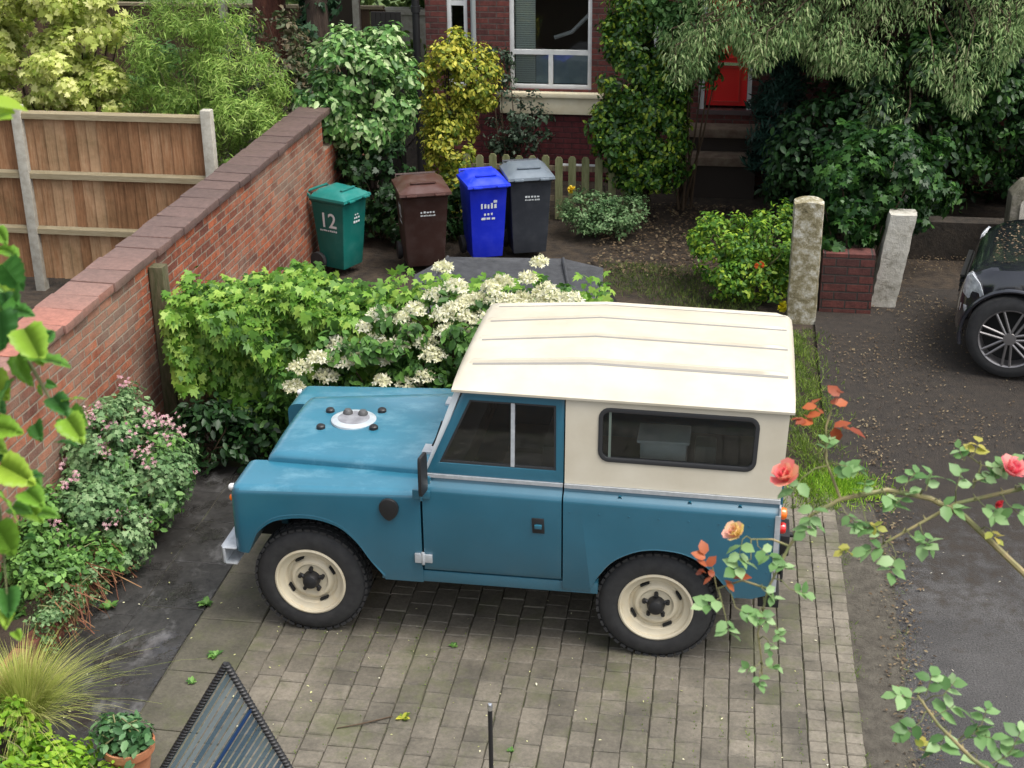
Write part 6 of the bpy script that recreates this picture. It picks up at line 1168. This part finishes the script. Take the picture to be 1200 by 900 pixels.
# ---- foreground roses
rs = thing('rose_bush', 'long arching rose stems with pink and yellow blooms close to the camera at the right', 'rose', (4.2, -5.2, 0))
D0 = 2.7
stem1 = [(1290, 760), (1200, 672), (1130, 605), (1090, 584), (1040, 574), (985, 585), (950, 604), (925, 640), (900, 690), (888, 742)]
stem2 = [(1290, 560), (1200, 572), (1120, 590), (1070, 618), (1030, 640)]
stem3 = [(985, 585), (968, 540), (968, 500), (975, 478)]; stem4 = [(925, 640), (905, 632), (880, 632)]; stem5 = [(900, 690), (870, 680), (840, 690), (835, 665)]
stem6 = [(1290, 985), (1200, 930), (1140, 890), (1100, 850), (1075, 815)]; stem7 = [(888, 742), (892, 770), (893, 792)]; stem8 = [(1140, 572), (1150, 545), (1130, 530)]
def wob(i): return D0+.04*math.sin(i*2.1)
m = MB()
for si, (st, r0, r1) in enumerate(((stem1, .0068, .0018), (stem2, .005, .002), (stem3, .003, .0015), (stem4, .0025, .0015), (stem5, .0025, .0015), (stem6, .006, .002), (stem7, .002, .0012), (stem8, .002, .0015))):
    pts = [tp(u, v, D0-(.1 if si == 5 else 0)) for u, v in st]; m.tube(pts, [r0+(r1-r0)*i/(len(pts)-1) for i in range(len(pts))], 8)
    if si < 2 or si == 5:
        for i in range(len(pts)-1):
            for k in (.3, .7): p = pts[i]+(pts[i+1]-pts[i])*k; m.tube([p, p+(_u2*.8+_r2*rgv.uniform(-.5, .5))*.013], [.003, .0004], 5)
rootp = np.array([4.2, -5.2, 0.])
for st, dz in ((stem1, D0), (stem2, D0), (stem6, D0-.1)): p = tp(*st[0], dz); m.tube([p, (p+rootp)/2+np.array([.2, 0, .5]), rootp+np.array([.05, 0, 1.]), rootp], [.009, .012, .015, .018], 8)
link('stem', m.mesh(), pm('rose_stem', (.12, .15, .05), .55, 0, (.28, .22, .1), 25), rs)
def rleaf(u, v, ax, ay_, s, col, n=5, t=None):
    t = t or D0-.02; c = tp(u, v, t); ax3 = unit(_r2*ax-_u2*ay_); sd3 = np.cross(ax3, -_f); P = []; A = []; 
    for k in range(n):
        if k == n-1: P.append(c+ax3*s*1.6); A.append(ax3)
        else: j = k//2; sg = 1 if k % 2 else -1; P.append(c+ax3*s*(.5+.75*j)); A.append(ax3*.6+sd3*sg)
    A = np.array(A)+rgv.normal(size=(n, 3))*.15; Nn = np.tile(-_f*.5+_u2*.75, (n, 1))+rgv.normal(size=(n, 3))*.35
    return leaves(np.array(P), Nn, A, s*1.35*rgv.uniform(.8, 1.15, n), OVALW, rgv)
def joinleaf(lst, mat, name, parent):
    bm = bmesh.new()
    for me in lst: bm.from_mesh(me)
    me = bpy.data.meshes.new('m'); bm.to_mesh(me); bm.free(); return link(name, me, mat, parent, 0, fix=False)
green = [(870, 632, -.2, 1, .022), (888, 640, .6, .5, .022), (880, 655, -.9, .6, .022), (905, 655, .8, .6, .02), (845, 700, -.9, .5, .022), (862, 712, .7, .4, .022), (850, 722, .2, 1, .02), (893, 690, .9, .7, .018), (890, 715, .6, 1, .016), (900, 750, .2, 1, .012), (888, 780, -.7, .2, .014), (895, 782, .8, -.1, .014), (890, 790, 0, .6, .013), (925, 690, .9, .3, .02), (910, 735, .3, 1, .012),
         (940, 560, -.6, .9, .022), (955, 590, -.3, .9, .022), (975, 560, .9, -.5, .022), (965, 530, .5, -.9, .016), (985, 545, .9, .2, .02), (960, 610, -.8, .6, .02), (990, 600, .5, .5, .018), (1010, 580, .3, -1, .016), (1035, 575, .7, 1, .022), (1050, 590, 1, -.8, .02), (1060, 570, .7, -.9, .02), (1085, 575, .3, -1, .02), (1100, 590, .9, .3, .022), (1120, 575, .3, -1, .022), (1140, 565, .9, -.3, .02), (1150, 590, .7, .7, .022), (1165, 560, .6, -.6, .024), (1180, 590, .7, .6, .024), (1190, 570, .8, -.2, .022), (1130, 540, -.4, -.9, .016), (1150, 545, .9, .2, .018),
         (1040, 640, -.9, .2, .024), (1050, 650, -.3, .9, .022), (1065, 625, .9, .7, .024), (1035, 628, -.9, -.7, .018), (1080, 622, .5, 1, .02), (1020, 620, -.9, -.2, .016),
         (1075, 820, -.9, -.2, .024), (1085, 815, .3, -1, .024), (1095, 840, .9, -.5, .026), (1080, 845, -.8, .6, .024), (1110, 855, -.4, .9, .026), (1125, 870, .9, -.6, .026), (1145, 885, -.2, 1, .026), (1160, 895, 1, -.4, .026), (1150, 850, .3, -.9, .02), (1185, 880, .5, -1, .024), (1180, 920, -.5, .6, .024), (1105, 815, .7, -.8, .022), (1140, 860, .9, .2, .022)]
stempts = np.array([tp(u0+(u1-u0)*k/8, v0+(v1-v0)*k/8, D0) for st in (stem1, stem2, stem3, stem4, stem5, stem6, stem7, stem8) for (u0, v0), (u1, v1) in zip(st, st[1:]) for k in range(9)])
m = MB()
for g in green+[(1140, 535, .4, -.9, .018), (1015, 612, .8, .4, .014), (1160, 620, .5, .8, .014)]:
    c = tp(g[0], g[1], D0-.02); j = np.argmin(((stempts-c)**2).sum(1)); e = c+unit(_r2*g[2]-_u2*g[3])*g[4]*1.6; m.tube([stempts[j], (stempts[j]+c)/2+_u2*.006, c, e], [.0014, .0012, .001, .0006], 5, cap=False)
link('leaf_stalks', m.mesh(), M['stem'], rs)
joinleaf([rleaf(*g, None) for g in green], LM['rose'], 'leaves', rs)
yel = [(1140, 535, .4, -.9, .018), (1015, 612, .8, .4, .014), (1160, 620, .5, .8, .014), (1000, 640, -.6, .3, .014), (1085, 885, -.2, -1, .014)]
joinleaf([rleaf(*g, None) for g in yel], leafmat('yellowing_leaf', [(.3, .34, .06), (.5, .42, .1)], .5, .4), 'yellowing_leaves', rs)
red = [(965, 490, -.5, -.9, .02), (975, 480, .5, -.9, .022), (970, 500, .9, .1, .024), (958, 495, -.8, -.2, .018), (830, 670, -.2, -1, .02), (845, 685, .7, -.3, .02), (838, 680, -.6, -.5, .016)]
bz = leafmat('bronze_shoot', [(.25, .05, .02), (.45, .12, .04)], .45, .35)
joinleaf([rleaf(*g, None, 4) for g in red[:4]], bz, 'young_red_shoot', rs); joinleaf([rleaf(*g, None, 4) for g in red[4:]], bz, 'young_red_shoot', rs)
def bloom(u, v, s, cols, tilt, name='bloom'):
    c = tp(u, v, D0-.03); ax = unit(-_f*.5+_u2*tilt[1]+_r2*tilt[0]); e1 = unit(np.cross(ax, [0, 0, 1])); e2 = np.cross(ax, e1); P = []; A = []; Nn = []; S = []
    for ring, (k, open_, sz) in enumerate(((6, 1.15, 1), (6, .75, .9), (5, .45, .75), (4, .2, .55))):
        for i in range(k):
            a = 2*math.pi*(i+ring*.37)/k+rgv.uniform(-.15, .15); rd = e1*math.cos(a)+e2*math.sin(a); P.append(c+ax*s*.05*ring); A.append(rd*math.sin(open_)+ax*math.cos(open_)); Nn.append(ax*math.sin(open_)-rd*math.cos(open_)); S.append(s*sz*rgv.uniform(.9, 1.1))
    me = leaves(np.array(P), np.array(Nn), np.array(A), np.array(S), PETAL, rgv)
    return link(name, me, leafmat('rose_petal', cols, .5, .35, 20), rs, 0, fix=False)
bloom(925, 563, .037, [(.78, .10, .14), (.85, .25, .22), (.85, .5, .3)], (-.4, .5)); bloom(866, 628, .028, [(.8, .22, .28), (.85, .5, .35), (.85, .7, .25)], (-.6, .6)); bloom(1182, 556, .034, [(.78, .10, .18), (.85, .22, .26), (.85, .4, .35)], (.3, .6)); bloom(1168, 588, .012, [(.6, .03, .04), (.65, .06, .08)], (.3, -.4), 'bud')
